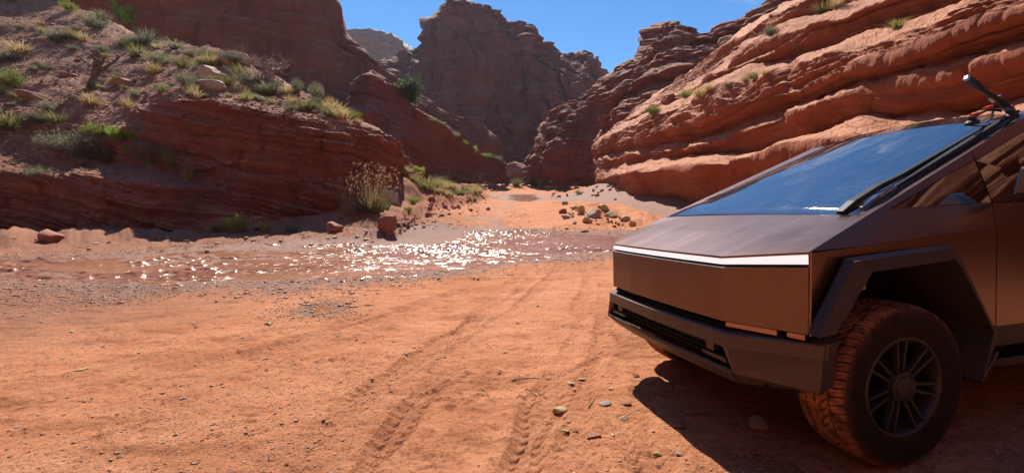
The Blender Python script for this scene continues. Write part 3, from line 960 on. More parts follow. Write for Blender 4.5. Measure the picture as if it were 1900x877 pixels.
# --- right: broken towers between the butte and the long ledged wall
rb = [(985, 352, 96), (1000, 347, 96), (1060, 345, 88), (1120, 350, 78), (1160, 365, 62), (1250, 370, 56), (1350, 330, 52), (1500, 300, 50)]
r1 = [(985, 330, 96), (1002, 300, 96), (1040, 285, 88), (1080, 270, 84), (1120, 265, 78), (1160, 262, 66), (1250, 230, 60), (1350, 190, 56), (1500, 120, 54)]
r2 = [(985, 322, 98), (1004, 285, 98), (1020, 262, 94), (1033, 235, 92), (1050, 212, 90), (1062, 206, 90), (1080, 205, 88), (1096, 198, 86), (1120, 190, 82), (1160, 185, 74), (1250, 150, 68), (1350, 120, 64), (1500, 40, 60)]
r3 = [(985, 318, 101), (1004, 280, 101), (1020, 256, 98), (1031, 228, 97), (1040, 205, 96), (1048, 196, 95), (1060, 190, 94), (1085, 188, 93), (1094, 180, 92), (1102, 165, 92), (1114, 154, 92), (1128, 150, 91), (1134, 141, 90), (1142, 138, 90), (1150, 128, 89), (1160, 118, 88), (1172, 112, 87), (1184, 110, 86), (1196, 98, 85), (1204, 90, 85), (1206, 80, 84),
      (1212, 72, 84), (1216, 52, 84), (1226, 47, 84), (1240, 46, 84), (1256, 48, 83), (1262, 58, 83), (1272, 60, 82), (1276, 74, 82), (1290, 71, 81), (1308, 68, 80), (1322, 70, 79), (1330, 68, 79), (1340, 64, 78), (1344, 50, 78), (1356, 46, 77), (1370, 46, 77), (1384, 40, 76), (1402, 36, 75), (1410, 18, 75), (1428, 10, 74), (1440, 2, 73), (1470, -20, 72), (1500, -40, 70)]
r3 = jag(r3, 2.6, 4, 8)
rbk = [(p[0], p[1] + 5, p[2] + 16) for p in r3]


def tower_disp(V, lay, nrm):
    D, h = rock_disp(2.2, (2.2, 0.8, 0.3), (0.4, 0.28, 0.12), 0.6, 0.4, 0.3, 61, (0.0, 0.0), 0.06, warp=0.2, horiz=True, blocks=((4.5, 1.7, 1.1), (1.3, 0.9, 0.5), (0.5, 0.6, 0.2)))(V, lay, nrm)
    nrm = nrm * np.array([1, 1, 0.0])
    u = P3(V[..., 0] * 0.2, V[..., 1] * 0.1, V[..., 2] * 0.05)
    D += nrm * (3.6 * (1 - np.abs(vnoise(u, 93))) - 2.4)[..., None]
    return D, h


w = loft('rock_towers', [rb, r1, r2, r3, rbk], 620, [80, 80, 90, 4], M['mid'], 'y', tower_disp, 985, 1500)
tag(w, kind='structure')

# --- right: long ledged wall running beside the truck (traced ledges, world x gives the distance from the wash)
E_ = 3400
c0 = [(1104, 352, 13.6), (1148, 362, 13.6), (1177, 376, 13.9), (1215, 393, 14.4), (1240, 400, 14.8), (1400, 425, 15.2), (1900, 520, 15.4), (E_, 760, 15.4)]
c0b = [(1104, 343, 12.9), (1148, 356, 13.0), (1177, 366, 13.4), (1215, 378, 14.0), (1300, 380, 14.4), (1400, 386, 14.6), (1900, 420, 14.6), (E_, 500, 14.6)]
c1u = [(1104, 338, 12.6), (1148, 338, 12.6), (1196, 336, 12.9), (1253, 333, 13.3), (1305, 330, 13.5), (1400, 322, 13.5), (1500, 312, 13.4), (1600, 300, 13.2), (1740, 300, 13.2), (1900, 300, 13.2), (E_, 250, 13.2)]
c1 = [(1104, 334, 12.5), (1130, 328, 12.3), (1148, 326, 12.2), (1196, 320, 12.3), (1221, 316, 12.4), (1253, 315, 12.6), (1288, 313, 12.7), (1305, 308, 12.8), (1347, 303, 12.9), (1375, 295, 12.9), (1400, 288, 12.9), (1442, 284, 12.9), (1484, 271, 12.9), (1516, 267, 12.8), (1558, 264, 12.8), (1600, 262, 12.7), (1740, 258, 12.7), (1900, 250, 12.7), (E_, 110, 12.7)]
c2 = [(1104, 316, 13.2), (1130, 312, 13.4), (1150, 308, 13.8), (1172, 304, 14.0), (1200, 300, 14.3), (1232, 296, 14.5), (1262, 291, 14.6), (1305, 288, 14.8), (1368, 284, 15.0), (1410, 278, 15.1), (1453, 271, 15.2), (1495, 263, 15.2), (1537, 256, 15.2), (1560, 246, 15.2), (1581, 235, 15.2), (1600, 226, 15.0), (1622, 231, 15.0), (1663, 235, 15.2), (1704, 230, 15.2), (1745, 219, 15.2), (1786, 217, 15.2), (1868, 210, 15.2), (1900, 198, 15.2), (E_, -60, 15.2)]
c3u = [(1104, 308, 13.3), (1130, 304, 13.5), (1172, 296, 14.0), (1232, 286, 14.4), (1277, 282, 14.6), (1363, 264, 14.6), (1435, 245, 14.6), (1531, 222, 14.5), (1627, 200, 14.4), (1723, 188, 14.4), (1819, 170, 14.4), (1900, 150, 14.4), (E_, -160, 14.4)]
c3 = [(1104, 302, 13.2), (1130, 296, 13.3), (1172, 287, 13.6), (1210, 282, 13.9), (1277, 276, 14.2), (1320, 266, 14.2), (1363, 254, 14.2), (1387, 238, 14.2), (1435, 223, 14.2), (1483, 206, 14.1), (1531, 192, 14.0), (1579, 177, 14.0), (1627, 165, 14.0), (1675, 158, 14.0), (1723, 151, 14.0), (1771, 144, 14.0), (1819, 125, 14.0), (1866, 113, 14.0), (1900, 103, 14.0), (E_, -260, 14.0)]
c4 = [(1104, 292, 14.0), (1130, 286, 14.2), (1181, 277, 14.6), (1240, 268, 15.0), (1292, 260, 15.2), (1340, 245, 15.4), (1387, 227, 15.5), (1435, 212, 15.5), (1474, 200, 15.4), (1531, 180, 15.4), (1627, 151, 15.3), (1723, 128, 15.2), (1819, 107, 15.2), (1900, 90, 15.2), (E_, -310, 15.2)]
c5m = [(1104, 284, 13.4), (1130, 274, 13.5), (1181, 258, 13.6), (1230, 242, 13.9), (1292, 225, 14.1), (1387, 190, 14.2), (1440, 180, 14.2), (1470, 172, 14.2), (1500, 168, 14.6), (1580, 125, 13.9), (1675, 98, 13.8), (1771, 68, 13.8), (1819, 50, 13.8), (1900, 25, 13.8), (E_, -420, 13.8)]
c5 = [(1104, 276, 13.6), (1120, 262, 13.7), (1150, 246, 13.8), (1181, 230, 13.9), (1220, 211, 14.2), (1258, 196, 14.5), (1292, 182, 14.6), (1330, 168, 14.7), (1387, 149, 14.8), (1435, 134, 14.9), (1458, 134, 15.0), (1470, 146, 15.4), (1478, 140, 15.4), (1493, 115, 14.4), (1555, 96, 14.4), (1627, 77, 14.4), (1675, 62, 14.4), (1723, 43, 14.4), (1771, 24, 14.4), (1819, 8, 14.4), (1860, -4, 14.4), (1900, -18, 14.4), (E_, -520, 14.4)]
c6 = [(1104, 268, 15.4), (1120, 255, 15.6), (1181, 222, 16.0), (1220, 204, 16.4), (1258, 188, 16.8), (1300, 166, 17.2), (1350, 146, 17.4), (1400, 130, 17.6), (1435, 122, 17.8), (1493, 100, 17.6), (1555, 80, 17.4), (1627, 58, 17.2), (1675, 44, 17.2), (1723, 26, 17.2), (1771, 8, 17.2), (1819, -8, 17.2), (1900, -36, 17.2), (E_, -560, 17.2)]
c7 = [(1104, 262, 15.8), (1150, 236, 16.2), (1220, 196, 17.2), (1280, 168, 17.8), (1330, 140, 18.0), (1368, 122, 17.6), (1397, 94, 17.4), (1440, 76, 17.4), (1483, 56, 17.4), (1530, 42, 17.4), (1579, 28, 17.2), (1651, 4, 17.2), (1723, -16, 17.2), (1819, -50, 17.2), (1900, -76, 17.2), (E_, -640, 17.2)]
c8 = [(1104, 258, 17), (1150, 230, 18), (1220, 188, 20), (1280, 158, 21), (1340, 120, 21), (1397, 80, 20.5), (1440, 62, 20.5), (1483, 42, 20.5), (1530, 26, 20.5), (1579, 10, 20.5), (1651, -14, 20.5), (1723, -40, 20.5), (1900, -110, 20.5), (E_, -760, 20.5)]
c9 = [(1104, 254, 18), (1150, 222, 19), (1220, 178, 21.5), (1280, 144, 22.5), (1340, 100, 22.4), (1397, 58, 21.5), (1440, 34, 21.2), (1483, 10, 21.2), (1530, -8, 21.2), (1579, -28, 21.2), (1651, -60, 21.2), (1723, -90, 21.2), (1900, -160, 21.2), (E_, -900, 21.2)]
c10 = [(1104, 252, 24), (1150, 218, 26), (1220, 172, 30), (1280, 138, 32), (1340, 92, 34), (1397, 50, 34), (1440, 24, 34), (1483, 0, 34), (1530, -20, 34), (1579, -40, 34), (1651, -74, 34), (1723, -106, 34), (1900, -180, 34), (E_, -950, 34)]
curves = [c0, c0b, c1u, c1, c2, c3u, c3, c4, c5m, c5, c6, c7, c8, c9, c10]
# even spacing in world y needs uneven spacing in px: sample u with a warp
def loft_right():
    us = np.unique(np.concatenate([np.linspace(1104, 1900, 780), 950 + 950 * np.geomspace(1, (E_ - 950) / 950, 160)[1:]]))
    L = []
    for c in curves:
        row, third, px = resample(c, us)
        xx = np.interp(us, px, third)
        L.append(np.array([atx(u, r, d) for u, r, d in zip(us, row, xx)]))
    # carry the wall on past the camera, parallel to the wash
    tail = np.linspace(0, 1, 50)[1:]
    L2 = []
    for pts in L:
        e = pts[-1]
        ext = np.stack([e[0] + 4 * tail ** 2, e[1] - 30 * tail, np.full(len(tail), e[2])], -1)
        L2.append(np.concatenate([pts, ext]))
    return L2


hl = [0, 1.2, 2.4, 2.9, 3.4, 4.0, 4.7, 5.2, 7.0, 8.2, 8.8, 10, 11, 12.5, 14]
_rr = rock_disp(1.0, (1.1, 0.45, 0.15), (0.08, 0.10, 0.06), 0.12, 0.16, 0.13, 71, (0, 0), 0.045, 0.35, blocks=((1.6, 3.6, 0.34), (0.5, 1.3, 0.13)))


def right_disp(V, lay, nrm):
    D, h = _rr(V, lay, nrm)
    big = 0.45 * fbm(P3(V[..., 0] * 0.16, V[..., 1] * 0.16, V[..., 2] * 0.28), 3, 77)
    D += nrm * big[..., None]
    D[..., 2] += 0.10 * fbm(P3(V[..., 0] * 0.4, V[..., 1] * 0.4, V[..., 2] * 0.4), 2, 79)
    out = nrm * np.array([1, 1, 0.0])
    out = out / (np.linalg.norm(out, axis=-1, keepdims=True) + 1e-6)
    hw = h + 0.5 * fbm(P3(V[..., 0] * 0.1, V[..., 1] * 0.1, V[..., 2] * 0.1), 2, 85)
    for th_, am_, lo_ in ((1.55, 0.75, 8.4), (0.62, 0.26, 4.0), (0.27, 0.10, 1.0)):
        t_ = hw / th_ + am_; f_ = t_ - np.floor(t_)
        saw = f_ ** 1.4 * (f_ < 0.86) + (1 - f_) / 0.14 * 0.86 ** 1.4 * (f_ >= 0.86)
        D += out * (saw * am_ * (0.35 + 0.65 * hash1(np.floor(t_), 86)) * np.clip((lay - lo_) / 0.8, 0, 1))[..., None]
    # thin flaky bedding wherever the face is steep
    fl = bands(h / 0.075, 81, 3) * 0.022 * np.clip(0.5 + fbm(V * 0.5, 2, 83), 0, 1)
    D += nrm * fl[..., None]
    return D, h


wall_r = loft_world('ledge_cliff', loft_right(), [24, 34, 10, 26, 22, 20, 14, 34, 30, 20, 26, 16, 24, 8], M['right'], right_disp, 0, hl)
tag(wall_r, kind='structure')


# --- canyon walls behind the camera (seen in the truck's paint and glass)
def back_wall():
    ang = np.radians(np.linspace(128, 300, 700))
    rr_ = np.interp(np.degrees(ang), [128, 150, 180, 220, 260, 300], [26, 24, 30, 32, 28, 26])
    hgt = np.interp(np.degrees(ang), [128, 150, 180, 220, 260, 300], [24, 30, 28, 26, 24, 16])
    hgt = hgt + 2.0 * fbm(P3(ang * 3, ang * 0, ang * 0), 3, 95)
    L = []
    for (k, out) in ((-0.05, 0), (0.12, 0.3), (0.22, -0.4), (0.28, 1.6), (0.5, 1.2), (0.58, 3.2), (0.8, 2.8), (1.0, 5.5), (1.02, 11)):
        r = rr_ + out
        x, y = r * np.sin(ang), r * np.cos(ang)
        L.append(np.stack([x, y, 1.0 + hgt * k + 0 * ang], -1))
    return L


w = loft_world('rear_cliff', back_wall(), [24, 20, 16, 30, 20, 40, 40, 4], M['right'], rock_disp(1.0, (1.6, 0.6), (0.45, 0.25), 0.5, 0.2, 0.5, 97))
tag(w, kind='structure')


# ------------------------------------------------------------------ the pickup (local frame: X forward, Y its left, Z up, origin under the front axle)
def metal_paint(name, col, rough, metal=0.85, coat=0.0):
    m, nt, b = mat_new(name)
    tc = N(nt, 'ShaderNodeTexCoord').outputs['Object']
    dust = noise(nt, tc, 2.2, 8, 0.65)
    spk = noise(nt, tc, 90, 2, 0.5)
    sx = N(nt, 'ShaderNodeSeparateXYZ'); nt.links.new(tc, sx.inputs[0])
    low = N(nt, 'ShaderNodeMapRange'); nt.links.new(sx.outputs[2], low.inputs[0])
    low.inputs[1].default_value = 1.25; low.inputs[2].default_value = 0.5; low.inputs[3].default_value = 0.04; low.inputs[4].default_value = 0.13
    df = math_(nt, 'MULTIPLY', ramp(nt, dust, [(0.35, (0.2, 0.2, 0.2)), (0.7, (1, 1, 1))]), low.outputs[0])
    df = math_(nt, 'ADD', df, math_(nt, 'MULTIPLY', ramp(nt, spk, [(0.70, (0, 0, 0)), (0.76, (1, 1, 1))]), 0.35), True)
    gg = N(nt, 'ShaderNodeNewGeometry'); gs = N(nt, 'ShaderNodeSeparateXYZ'); nt.links.new(gg.outputs['Normal'], gs.inputs[0])
    up_ = N(nt, 'ShaderNodeMapRange'); nt.links.new(gs.outputs[2], up_.inputs[0])
    up_.inputs[1].default_value = 0.6; up_.inputs[2].default_value = 0.95; up_.inputs[3].default_value = 0.0; up_.inputs[4].default_value = 0.26  # dust film on upward faces, also holds the hood's sky brightness as colour
    smear = noise(nt, scaled(nt, tc, (1.0, 5.0, 1.0)), 1.5, 6, 0.7)
    df = math_(nt, 'ADD', df, math_(nt, 'MULTIPLY', up_.outputs[0], ramp(nt, smear, [(0.3, (0.5, 0.5, 0.5)), (0.7, (1, 1, 1))])), True)
    c = mixc(nt, df, col, (0.46, 0.27, 0.21))
    nt.links.new(c, b.inputs['Base Color'])
    nt.links.new(math_(nt, 'SUBTRACT', metal, math_(nt, 'MULTIPLY', df, metal * 0.8)), b.inputs['Metallic'])
    nt.links.new(math_(nt, 'ADD', rough, math_(nt, 'MULTIPLY', df, 0.35)), b.inputs['Roughness'])
    b.inputs['Coat Weight'].default_value = coat
    b.inputs['Coat Roughness'].default_value = 0.15
    return m


M['paint'] = metal_paint('wrapped_steel', (0.15, 0.095, 0.078), 0.24, 0.92)
M['trim'] = metal_paint('black_trim', (0.022, 0.02, 0.022), 0.42, 0.0)
M['trim'].node_tree.nodes['Principled BSDF'].inputs['Specular IOR Level'].default_value = 0.28
M['bumper'] = metal_paint('grey_bumper', (0.055, 0.044, 0.039), 0.32, 0.4)
M['glass'] = plain('tinted_glass', (0.006, 0.012, 0.022), 0.015, 0.0, 1.0)
nt_ = M['glass'].node_tree; b_ = nt_.nodes['Principled BSDF']
b_.inputs['IOR'].default_value = 2.8
tg_ = N(nt_, 'ShaderNodeTexCoord').outputs['Object']
gn_ = math_(nt_, 'MULTIPLY', noise(nt_, scaled(nt_, tg_, (1.2, 3.0, 1.0)), 2.0, 8, 0.7), noise(nt_, tg_, 45.0, 3, 0.6))
nt_.links.new(mixc(nt_, ramp(nt_, gn_, [(0.22, (0.02, 0.02, 0.02)), (0.42, (0.22, 0.22, 0.22))]), (0.006, 0.012, 0.022), (0.36, 0.25, 0.2)), b_.inputs['Base Color'])
nt_.links.new(ramp(nt_, gn_, [(0.2, (0.012, 0.012, 0.012)), (0.45, (0.09, 0.09, 0.09))]), b_.inputs['Roughness'])
M['sideglass'] = plain('side_glass', (0.008, 0.008, 0.008), 0.02, 0.0, 1.0)
M['sideglass'].node_tree.nodes['Principled BSDF'].inputs['IOR'].default_value = 1.7
M['black'] = plain('black_plastic', (0.010, 0.010, 0.011), 0.5, spec=0.3)
M['matte'] = plain('black_void', (0.006, 0.006, 0.006), 0.8, spec=0.1)
M['liner'] = plain('dirty_liner', (0.028, 0.013, 0.009), 0.9, spec=0.1, nscale=6, namt=0.9, bumpd=0.02)
M['bar'] = plain('lamp_bar', (0.95, 0.96, 1.0), 0.25, emit=0.5)
M['chrome_and_glint'] = plain('bright_edge', (0.75, 0.75, 0.76), 0.18, 1.0)  # bright metal parts, and the painted sun highlight on the fascia lip
M['rim'] = plain('rim_grey', (0.035, 0.029, 0.025), 0.45, 0.3, nscale=9, namt=0.35)
M['seam'] = plain('copper_seam', (0.50, 0.27, 0.14), 0.55, 0.4)
M['red'] = plain('red_plastic', (0.65, 0.07, 0.03), 0.35)
M['lens'] = plain('amber_lens', (0.5, 0.12, 0.02), 0.2)


def tyre_material():
    m, nt, b = mat_new('dusty_tyre')
    tc = N(nt, 'ShaderNodeTexCoord').outputs['Object']
    at = N(nt, 'ShaderNodeAttribute'); at.attribute_name = 'dust'
    n = noise(nt, tc, 14, 8, 0.7)
    f = math_(nt, 'MULTIPLY', at.outputs['Fac'], ramp(nt, n, [(0.36, (0.15, 0.15, 0.15)), (0.6, (1, 1, 1))]))
    c = mixc(nt, f, (0.010, 0.007, 0.006), (0.40, 0.16, 0.085))
    nt.links.new(c, b.inputs['Base Color'])
    b.inputs['Roughness'].default_value = 0.85
    b.inputs['Specular IOR Level'].default_value = 0.2
    nt.links.new(bump(nt, n, 0.6, 0.006), b.inputs['Normal'])
    return m


M['tyre'] = tyre_material()

TM = Matrix(((-0.9704674, 0.2403262, -0.0208889, 1.8515866), (-0.2409653, -0.9698250, 0.0370829, 3.0696416), (-0.0113466, 0.0410212, 0.9990938, -0.0573354), (0, 0, 0, 1)))
truck = bpy.data.objects.new('pickup_truck', None)
C.objects.link(truck)
truck.matrix_world = TM
truck.empty_display_size = 0.3
tag(truck, 'angular brown metallic pickup truck parked nose-left with a white light bar across its front', 'pickup truck')


def V3(*a): return np.array(a, float)


def slab(name, pts, mat, parent, th=0.004, inward=None, bevel=0.0):
    """a flat or slightly folded sheet outline given real thickness"""
    pts = [np.array(p, float) for p in pts]
    if inward is None:
        n = np.cross(pts[1] - pts[0], pts[2] - pts[0]); n /= np.linalg.norm(n)
        inward = -n
    inward = np.array(inward, float)
    n = len(pts)
    vs = pts + [p + inward * th for p in pts]
    fs = [list(range(n)), list(range(2 * n - 1, n - 1, -1))] + [[i, i + n, (i + 1) % n + n, (i + 1) % n] for i in range(n)]
    me = poly_mesh(name, vs, fs, mat)
    bm = bmesh.new(); bm.from_mesh(me)
    bmesh.ops.recalc_face_normals(bm, faces=bm.faces)
    if bevel:
        bmesh.ops.bevel(bm, geom=list(bm.edges), offset=bevel, segments=2, affect='EDGES', profile=0.6)
    bm.to_mesh(me); bm.free()
    return link(name, me, parent)


def strips(name, lines, mat, parent, th=0.0, inward=(0, 0, -1), smooth=False):
    """quads between successive polylines with equal point counts; closed underneath when th is given"""
    n = len(lines[0])
    vs = [p for l in lines for p in l]
    fs = []
    for i in range(len(lines) - 1):
        for j in range(n - 1):
            fs.append([i * n + j, i * n + j + 1, (i + 1) * n + j + 1, (i + 1) * n + j])
    if th:
        o = len(vs)
        inward = np.array(inward, float)
        vs = vs + [np.array(p) + inward * th for p in vs]
        fs2 = [[a + o for a in reversed(f)] for f in fs]
        m = len(lines)
        rim = []
        for j in range(n - 1):
            rim.append([j + 1, j, j + o, j + 1 + o])
            k = (m - 1) * n
            rim.append([k + j, k + j + 1, k + j + 1 + o, k + j + o])
        for i in range(m - 1):
            rim.append([i * n, (i + 1) * n, (i + 1) * n + o, i * n + o])
            rim.append([(i + 1) * n + n - 1, i * n + n - 1, i * n + n - 1 + o, (i + 1) * n + n - 1 + o])
        fs = fs + fs2 + rim
    me = poly_mesh(name, vs, fs, mat, smooth)
    bm = bmesh.new(); bm.from_mesh(me)
    bmesh.ops.recalc_face_normals(bm, faces=bm.faces)
    bm.to_mesh(me); bm.free()
    return link(name, me, parent)


def beam(name, path, w, h, up, mat, parent, taper=None):
    """box section swept along a path"""
    path = [np.array(p, float) for p in path]
    up = np.array(up, float)
    vs = []; fs = []
    for i, p in enumerate(path):
        d = path[min(i + 1, len(path) - 1)] - path[max(i - 1, 0)]
        d /= np.linalg.norm(d)
        s = np.cross(d, up); s /= np.linalg.norm(s)
        u = np.cross(s, d)
        k = taper[i] if taper else 1
        for a, b in ((-1, -1), (1, -1), (1, 1), (-1, 1)):
            vs.append(p + s * a * w / 2 * k + u * b * h / 2 * k)
    n = len(path)
    for i in range(n - 1):
        for j in range(4):
            fs.append([i * 4 + j, i * 4 + (j + 1) % 4, i * 4 + 4 + (j + 1) % 4, i * 4 + 4 + j])
    fs += [[3, 2, 1, 0], [(n - 1) * 4 + k for k in range(4)]]
    me = poly_mesh(name, vs, fs, mat)
    bm = bmesh.new(); bm.from_mesh(me)
    bmesh.ops.recalc_face_normals(bm, faces=bm.faces)
    bmesh.ops.bevel(bm, geom=list(bm.edges), offset=min(w, h) * 0.16, segments=2, affect='EDGES', profile=0.6)
    bm.to_mesh(me); bm.free()
    return link(name, me, parent) if name else me


def tube_geo(path, rad, seg=6):
    vs = []; fs = []
    path = [np.array(p, float) for p in path]
    n = len(path)
    for i, p in enumerate(path):
        d = path[min(i + 1, n - 1)] - path[max(i - 1, 0)]
        d = d / (np.linalg.norm(d) + 1e-9)
        a = np.cross(d, (0.13, 0.3, 0.94)); a /= np.linalg.norm(a) + 1e-9
        b = np.cross(d, a)
        for k in range(seg):
            t = 2 * math.pi * k / seg
            vs.append(p + (a * math.cos(t) + b * math.sin(t)) * rad[i])
    for i in range(n - 1):
        for k in range(seg):
            fs.append([i * seg + k, i * seg + (k + 1) % seg, (i + 1) * seg + (k + 1) % seg, (i + 1) * seg + k])
    fs.append(list(range(seg))[::-1]); fs.append([(n - 1) * seg + k for k in range(seg)])
    return vs, fs


def tube(name, path, rad, mat, parent, seg=12):
    if isinstance(rad, (int, float)): rad = [rad] * len(path)
    vs, fs = tube_geo(path, rad, seg)
    return link(name, poly_mesh(name, vs, fs, mat, False), parent)


# ---- reference lines of the body
def ridgeP(x, s=1):
    t = (0.612 - x)
    return V3(x, s * (0.942 - 0.0875 * t), 1.183 + 0.4087 * t)


def shoulder(x, s=1):
    t = (0.612 - x)
    return V3(x, s * min(0.944 + 0.052 * t, 1.0), 1.176 + 0.080 * t)


def side_at(x, z, s=1):
    """the side skin between shoulder and ridge, and the near-vertical lower skin"""
    a, b = shoulder(x, s), ridgeP(x, s)
    if z >= a[2]:
        t = (z - a[2]) / (b[2] - a[2] + 1e-9)
        return a * (1 - t) + b * t
    y = abs(a[1]) + (a[2] - z) * 0.012
    return V3(x, s * y, z)


PEAK = -1.40
pk = ridgeP(PEAK)
# front plan polyline (x for each y)
FY = [-0.942, -0.63, -0.32, 0, 0.32, 0.63, 0.942]
FX = [0.612, 0.850, 0.868, 0.874, 0.868, 0.850, 0.612]


def front(zc, ze, dx=0.0, dy=0.0):
    return [V3(x + dx * (0.7 if abs(y) > 0.9 else 1), y + (dy * np.sign(y) if abs(y) > 0.5 else 0), ze if abs(y) > 0.9 else zc) for x, y in zip(FX, FY)]


# hood
hood_front = front(1.146, 1.183)
gx = 0.19
gz = 1.183 + 0.4087 * (0.612 - gx)
hb = [V3(gx, y * (0.942 - 0.0875 * (0.612 - gx)) / 0.942, gz + 0.012 * (1 - (y / 0.942) ** 2)) for y in FY]
hm_ = [(a * 0.5 + b * 0.5) + V3(0, 0, 0.007 * (1 - (y / 0.942) ** 2)) for a, b, y in zip(hood_front, hb, FY)]
hood = strips('hood', [hood_front, hm_, hb], M['paint'], truck, 0.012)
# windshield, slightly bowed
gl = []
for t in np.linspace(0, 1, 10):
    x = gx - 0.006 + (PEAK + 0.02 - gx) * t
    r = ridgeP(x)
    w_ = r[1] - 0.055 - 0.075 * t
    gl.append([V3(x, w_ * k, r[2] + 0.004 + 0.055 * (1 - abs(k) ** 2.3) * min(1, 0.2 + t * 1.6)) for k in np.linspace(-1, 1, 17)])
windshield = strips('windshield', gl, M['glass'], truck, 0.012, smooth=True)
for s in (1, -1):
    outer = [ridgeP(x, s) for x in np.linspace(gx, PEAK, 10)]
    inner = [V3(g[-1][0], s * g[-1][1], g[-1][2] - 0.002) for g in gl]
    strips('windshield_pillar', [outer, inner] if s > 0 else [inner, outer], M['paint'], truck, 0.012)
# roof glass and tonneau behind the peak
rear = V3(-4.50, 0.84, 1.62)
ro = [[V3(PEAK - 0.0, pk[1] * k, pk[2] + 0.012 * (1 - k * k)) for k in np.linspace(-1, 1, 9)],
      [V3(-2.3, 0.78 * k, 1.93 + 0.012 * (1 - k * k)) for k in np.linspace(-1, 1, 9)],
      ]
strips('roof_glass', ro, M['glass'], truck, 0.012, smooth=True)
strips('tonneau', [[V3(-2.305, 0.78 * k, 1.928) for k in (-1, 0, 1)], [V3(-4.5, 0.82 * k, 1.60) for k in (-1, 0, 1)]], M['trim'], truck, 0.012)

# light bar and front fascia
bar_t = front(1.136, 1.170, -0.004); bar_b = front(1.102, 1.122, -0.002)
strips('light_bar', [bar_t, bar_b], M['bar'], truck, 0.03, (-1, 0, 0))
strips('hood_lip', [front(1.146, 1.183, 0.001), front(1.1375, 1.1715, 0.001)], M['paint'], truck, 0.02, (-1, 0, 0))
strips('bar_recess', [front(1.101, 1.121, -0.016), front(1.080, 1.104, -0.016)], M['matte'], truck, 0.02, (-1, 0, 0))
strips('fascia_edge_glint', [front(1.089, 1.1085, -0.012), front(1.084, 1.1045, 0.004)], M['chrome_and_glint'], truck, 0.006, (-0.7, 0, -0.7))  # sun highlight along the fascia's top lip, put in as a bright strip
strips('front_fascia', [front(1.0835, 1.104, 0.004), front(0.79, 0.772, 0.002)], M['paint'], truck, 0.012, (-1, 0, 0))
for s in (1, -1):
    beam('corner_seam', [V3(0.607, s * 0.948, 1.178), V3(0.609, s * 0.952, 0.765)], 0.005, 0.005, (1, 0, 0), M['seam'], truck)
# copper coloured strips under the fascia
def between(a, b, t): return a * (1 - t) + b * t
A_, B_ = V3(0.846, 0.645, 0.786), V3(0.625, 0.945, 0.770)
for t0_, t1_ in ((0.02, 0.66), (0.78, 0.98)):
    p0, p1 = between(A_, B_, t0_), between(A_, B_, t1_)
    slab('copper_strip', [p0, p1, p1 - V3(0, 0, 0.026), p0 - V3(0, 0, 0.022)], M['seam'], truck, 0.02, (-0.7, -0.5, 0))
strips('fascia_underside', [front(0.765, 0.748, -0.02), front(0.70, 0.68, -0.06)], M['matte'], truck, 0.02, (-1, 0, 0))

# bumper
BY = [-0.99, -0.685, -0.35, 0, 0.35, 0.685, 0.99]
BX = [0.560, 0.857, 0.876, 0.884, 0.876, 0.857, 0.560]


def bump_line(z, ze, dx=0.0, half=None):
    return [V3(x + dx, y, ze if abs(y) > 0.9 else z) for x, y in zip(BX, BY)]


strips('bumper', [bump_line(0.742, 0.738, -0.10), bump_line(0.732, 0.730, -0.012), bump_line(0.724, 0.722, 0.0), bump_line(0.652, 0.652, 0.004)], M['bumper'], truck, 0.02, (-1, 0, 0))
for s in (1, -1):
    # full height angled corner of the bumper
    pts = [V3(0.861, s * 0.650, 0.651), V3(0.864, s * 0.685, 0.651), V3(0.564, s * 0.99, 0.651), V3(0.592, s * 0.988, 0.492), V3(0.858, s * 0.725, 0.53)]
    slab('bumper_corner', pts, M['bumper'], truck, 0.03, (-0.8, -0.5 * s, 0))
    pts = [V3(0.858, s * 0.725, 0.529), V3(0.592, s * 0.988, 0.491), V3(0.56, s * 0.93, 0.470), V3(0.78, s * 0.70, 0.455)]
    slab('bumper_lower_corner', pts, M['trim'], truck, 0.02, (-0.5, -0.5 * s, 0.5))
    slab('bumper_end', [V3(0.560, s * 0.992, 0.733), V3(0.588, s * 0.990, 0.492), V3(0.47, s * 0.96, 0.50), V3(0.45, s * 0.965, 0.74)], M['trim'], truck, 0.02, (0, -s, 0))
strips('intake_recess', [[V3(0.80, y, 0.652) for y in (-0.70, 0, 0.70)], [V3(0.77, y, 0.50) for y in (-0.74, 0, 0.74)]], M['matte'], truck, 0.02, (-1, 0, 0))
strips('lower_lip', [[V3(x + 0.006, y, 0.537) for x, y in zip((0.855, 0.874, 0.882, 0.874, 0.855), (-0.72, -0.35, 0, 0.35, 0.72))],
                     [V3(x + 0.008, y, 0.520) for x, y in zip((0.855, 0.874, 0.882, 0.874, 0.855), (-0.72, -0.35, 0, 0.35, 0.72))],
                     [V3(x, y, 0.452) for x, y in zip((0.79, 0.82, 0.83, 0.82, 0.79), (-0.69, -0.35, 0, 0.35, 0.69))]], M['trim'], truck, 0.015, (-0.9, 0, 0.3))
for z in (0.575, 0.602, 0.629):
    tube('grille_slat', [V3(0.838, y, z) for y in (-0.56, -0.2, 0.2, 0.56)], 0.0045, M['black'], truck, 6)
for y in np.linspace(-0.54, 0.54, 9):
    tube('grille_post', [V3(0.834, y, 0.545), V3(0.834, y, 0.648)], 0.004, M['black'], truck, 6)
for s in (1, -1):
    slab('fog_lamp', [V3(0.842, s * 0.46, 0.560), V3(0.842, s * 0.665, 0.560), V3(0.845, s * 0.645, 0.582), V3(0.845, s * 0.46, 0.582)], M['bumper'], truck, 0.03, (-1, 0, 0))
    slab('sensor_box', [V3(0.846, s * 0.50, 0.60), V3(0.846, s * 0.56, 0.60), V3(0.846, s * 0.56, 0.646), V3(0.846, s * 0.50, 0.646)], M['bumper'], truck, 0.03, (-1, 0, 0))

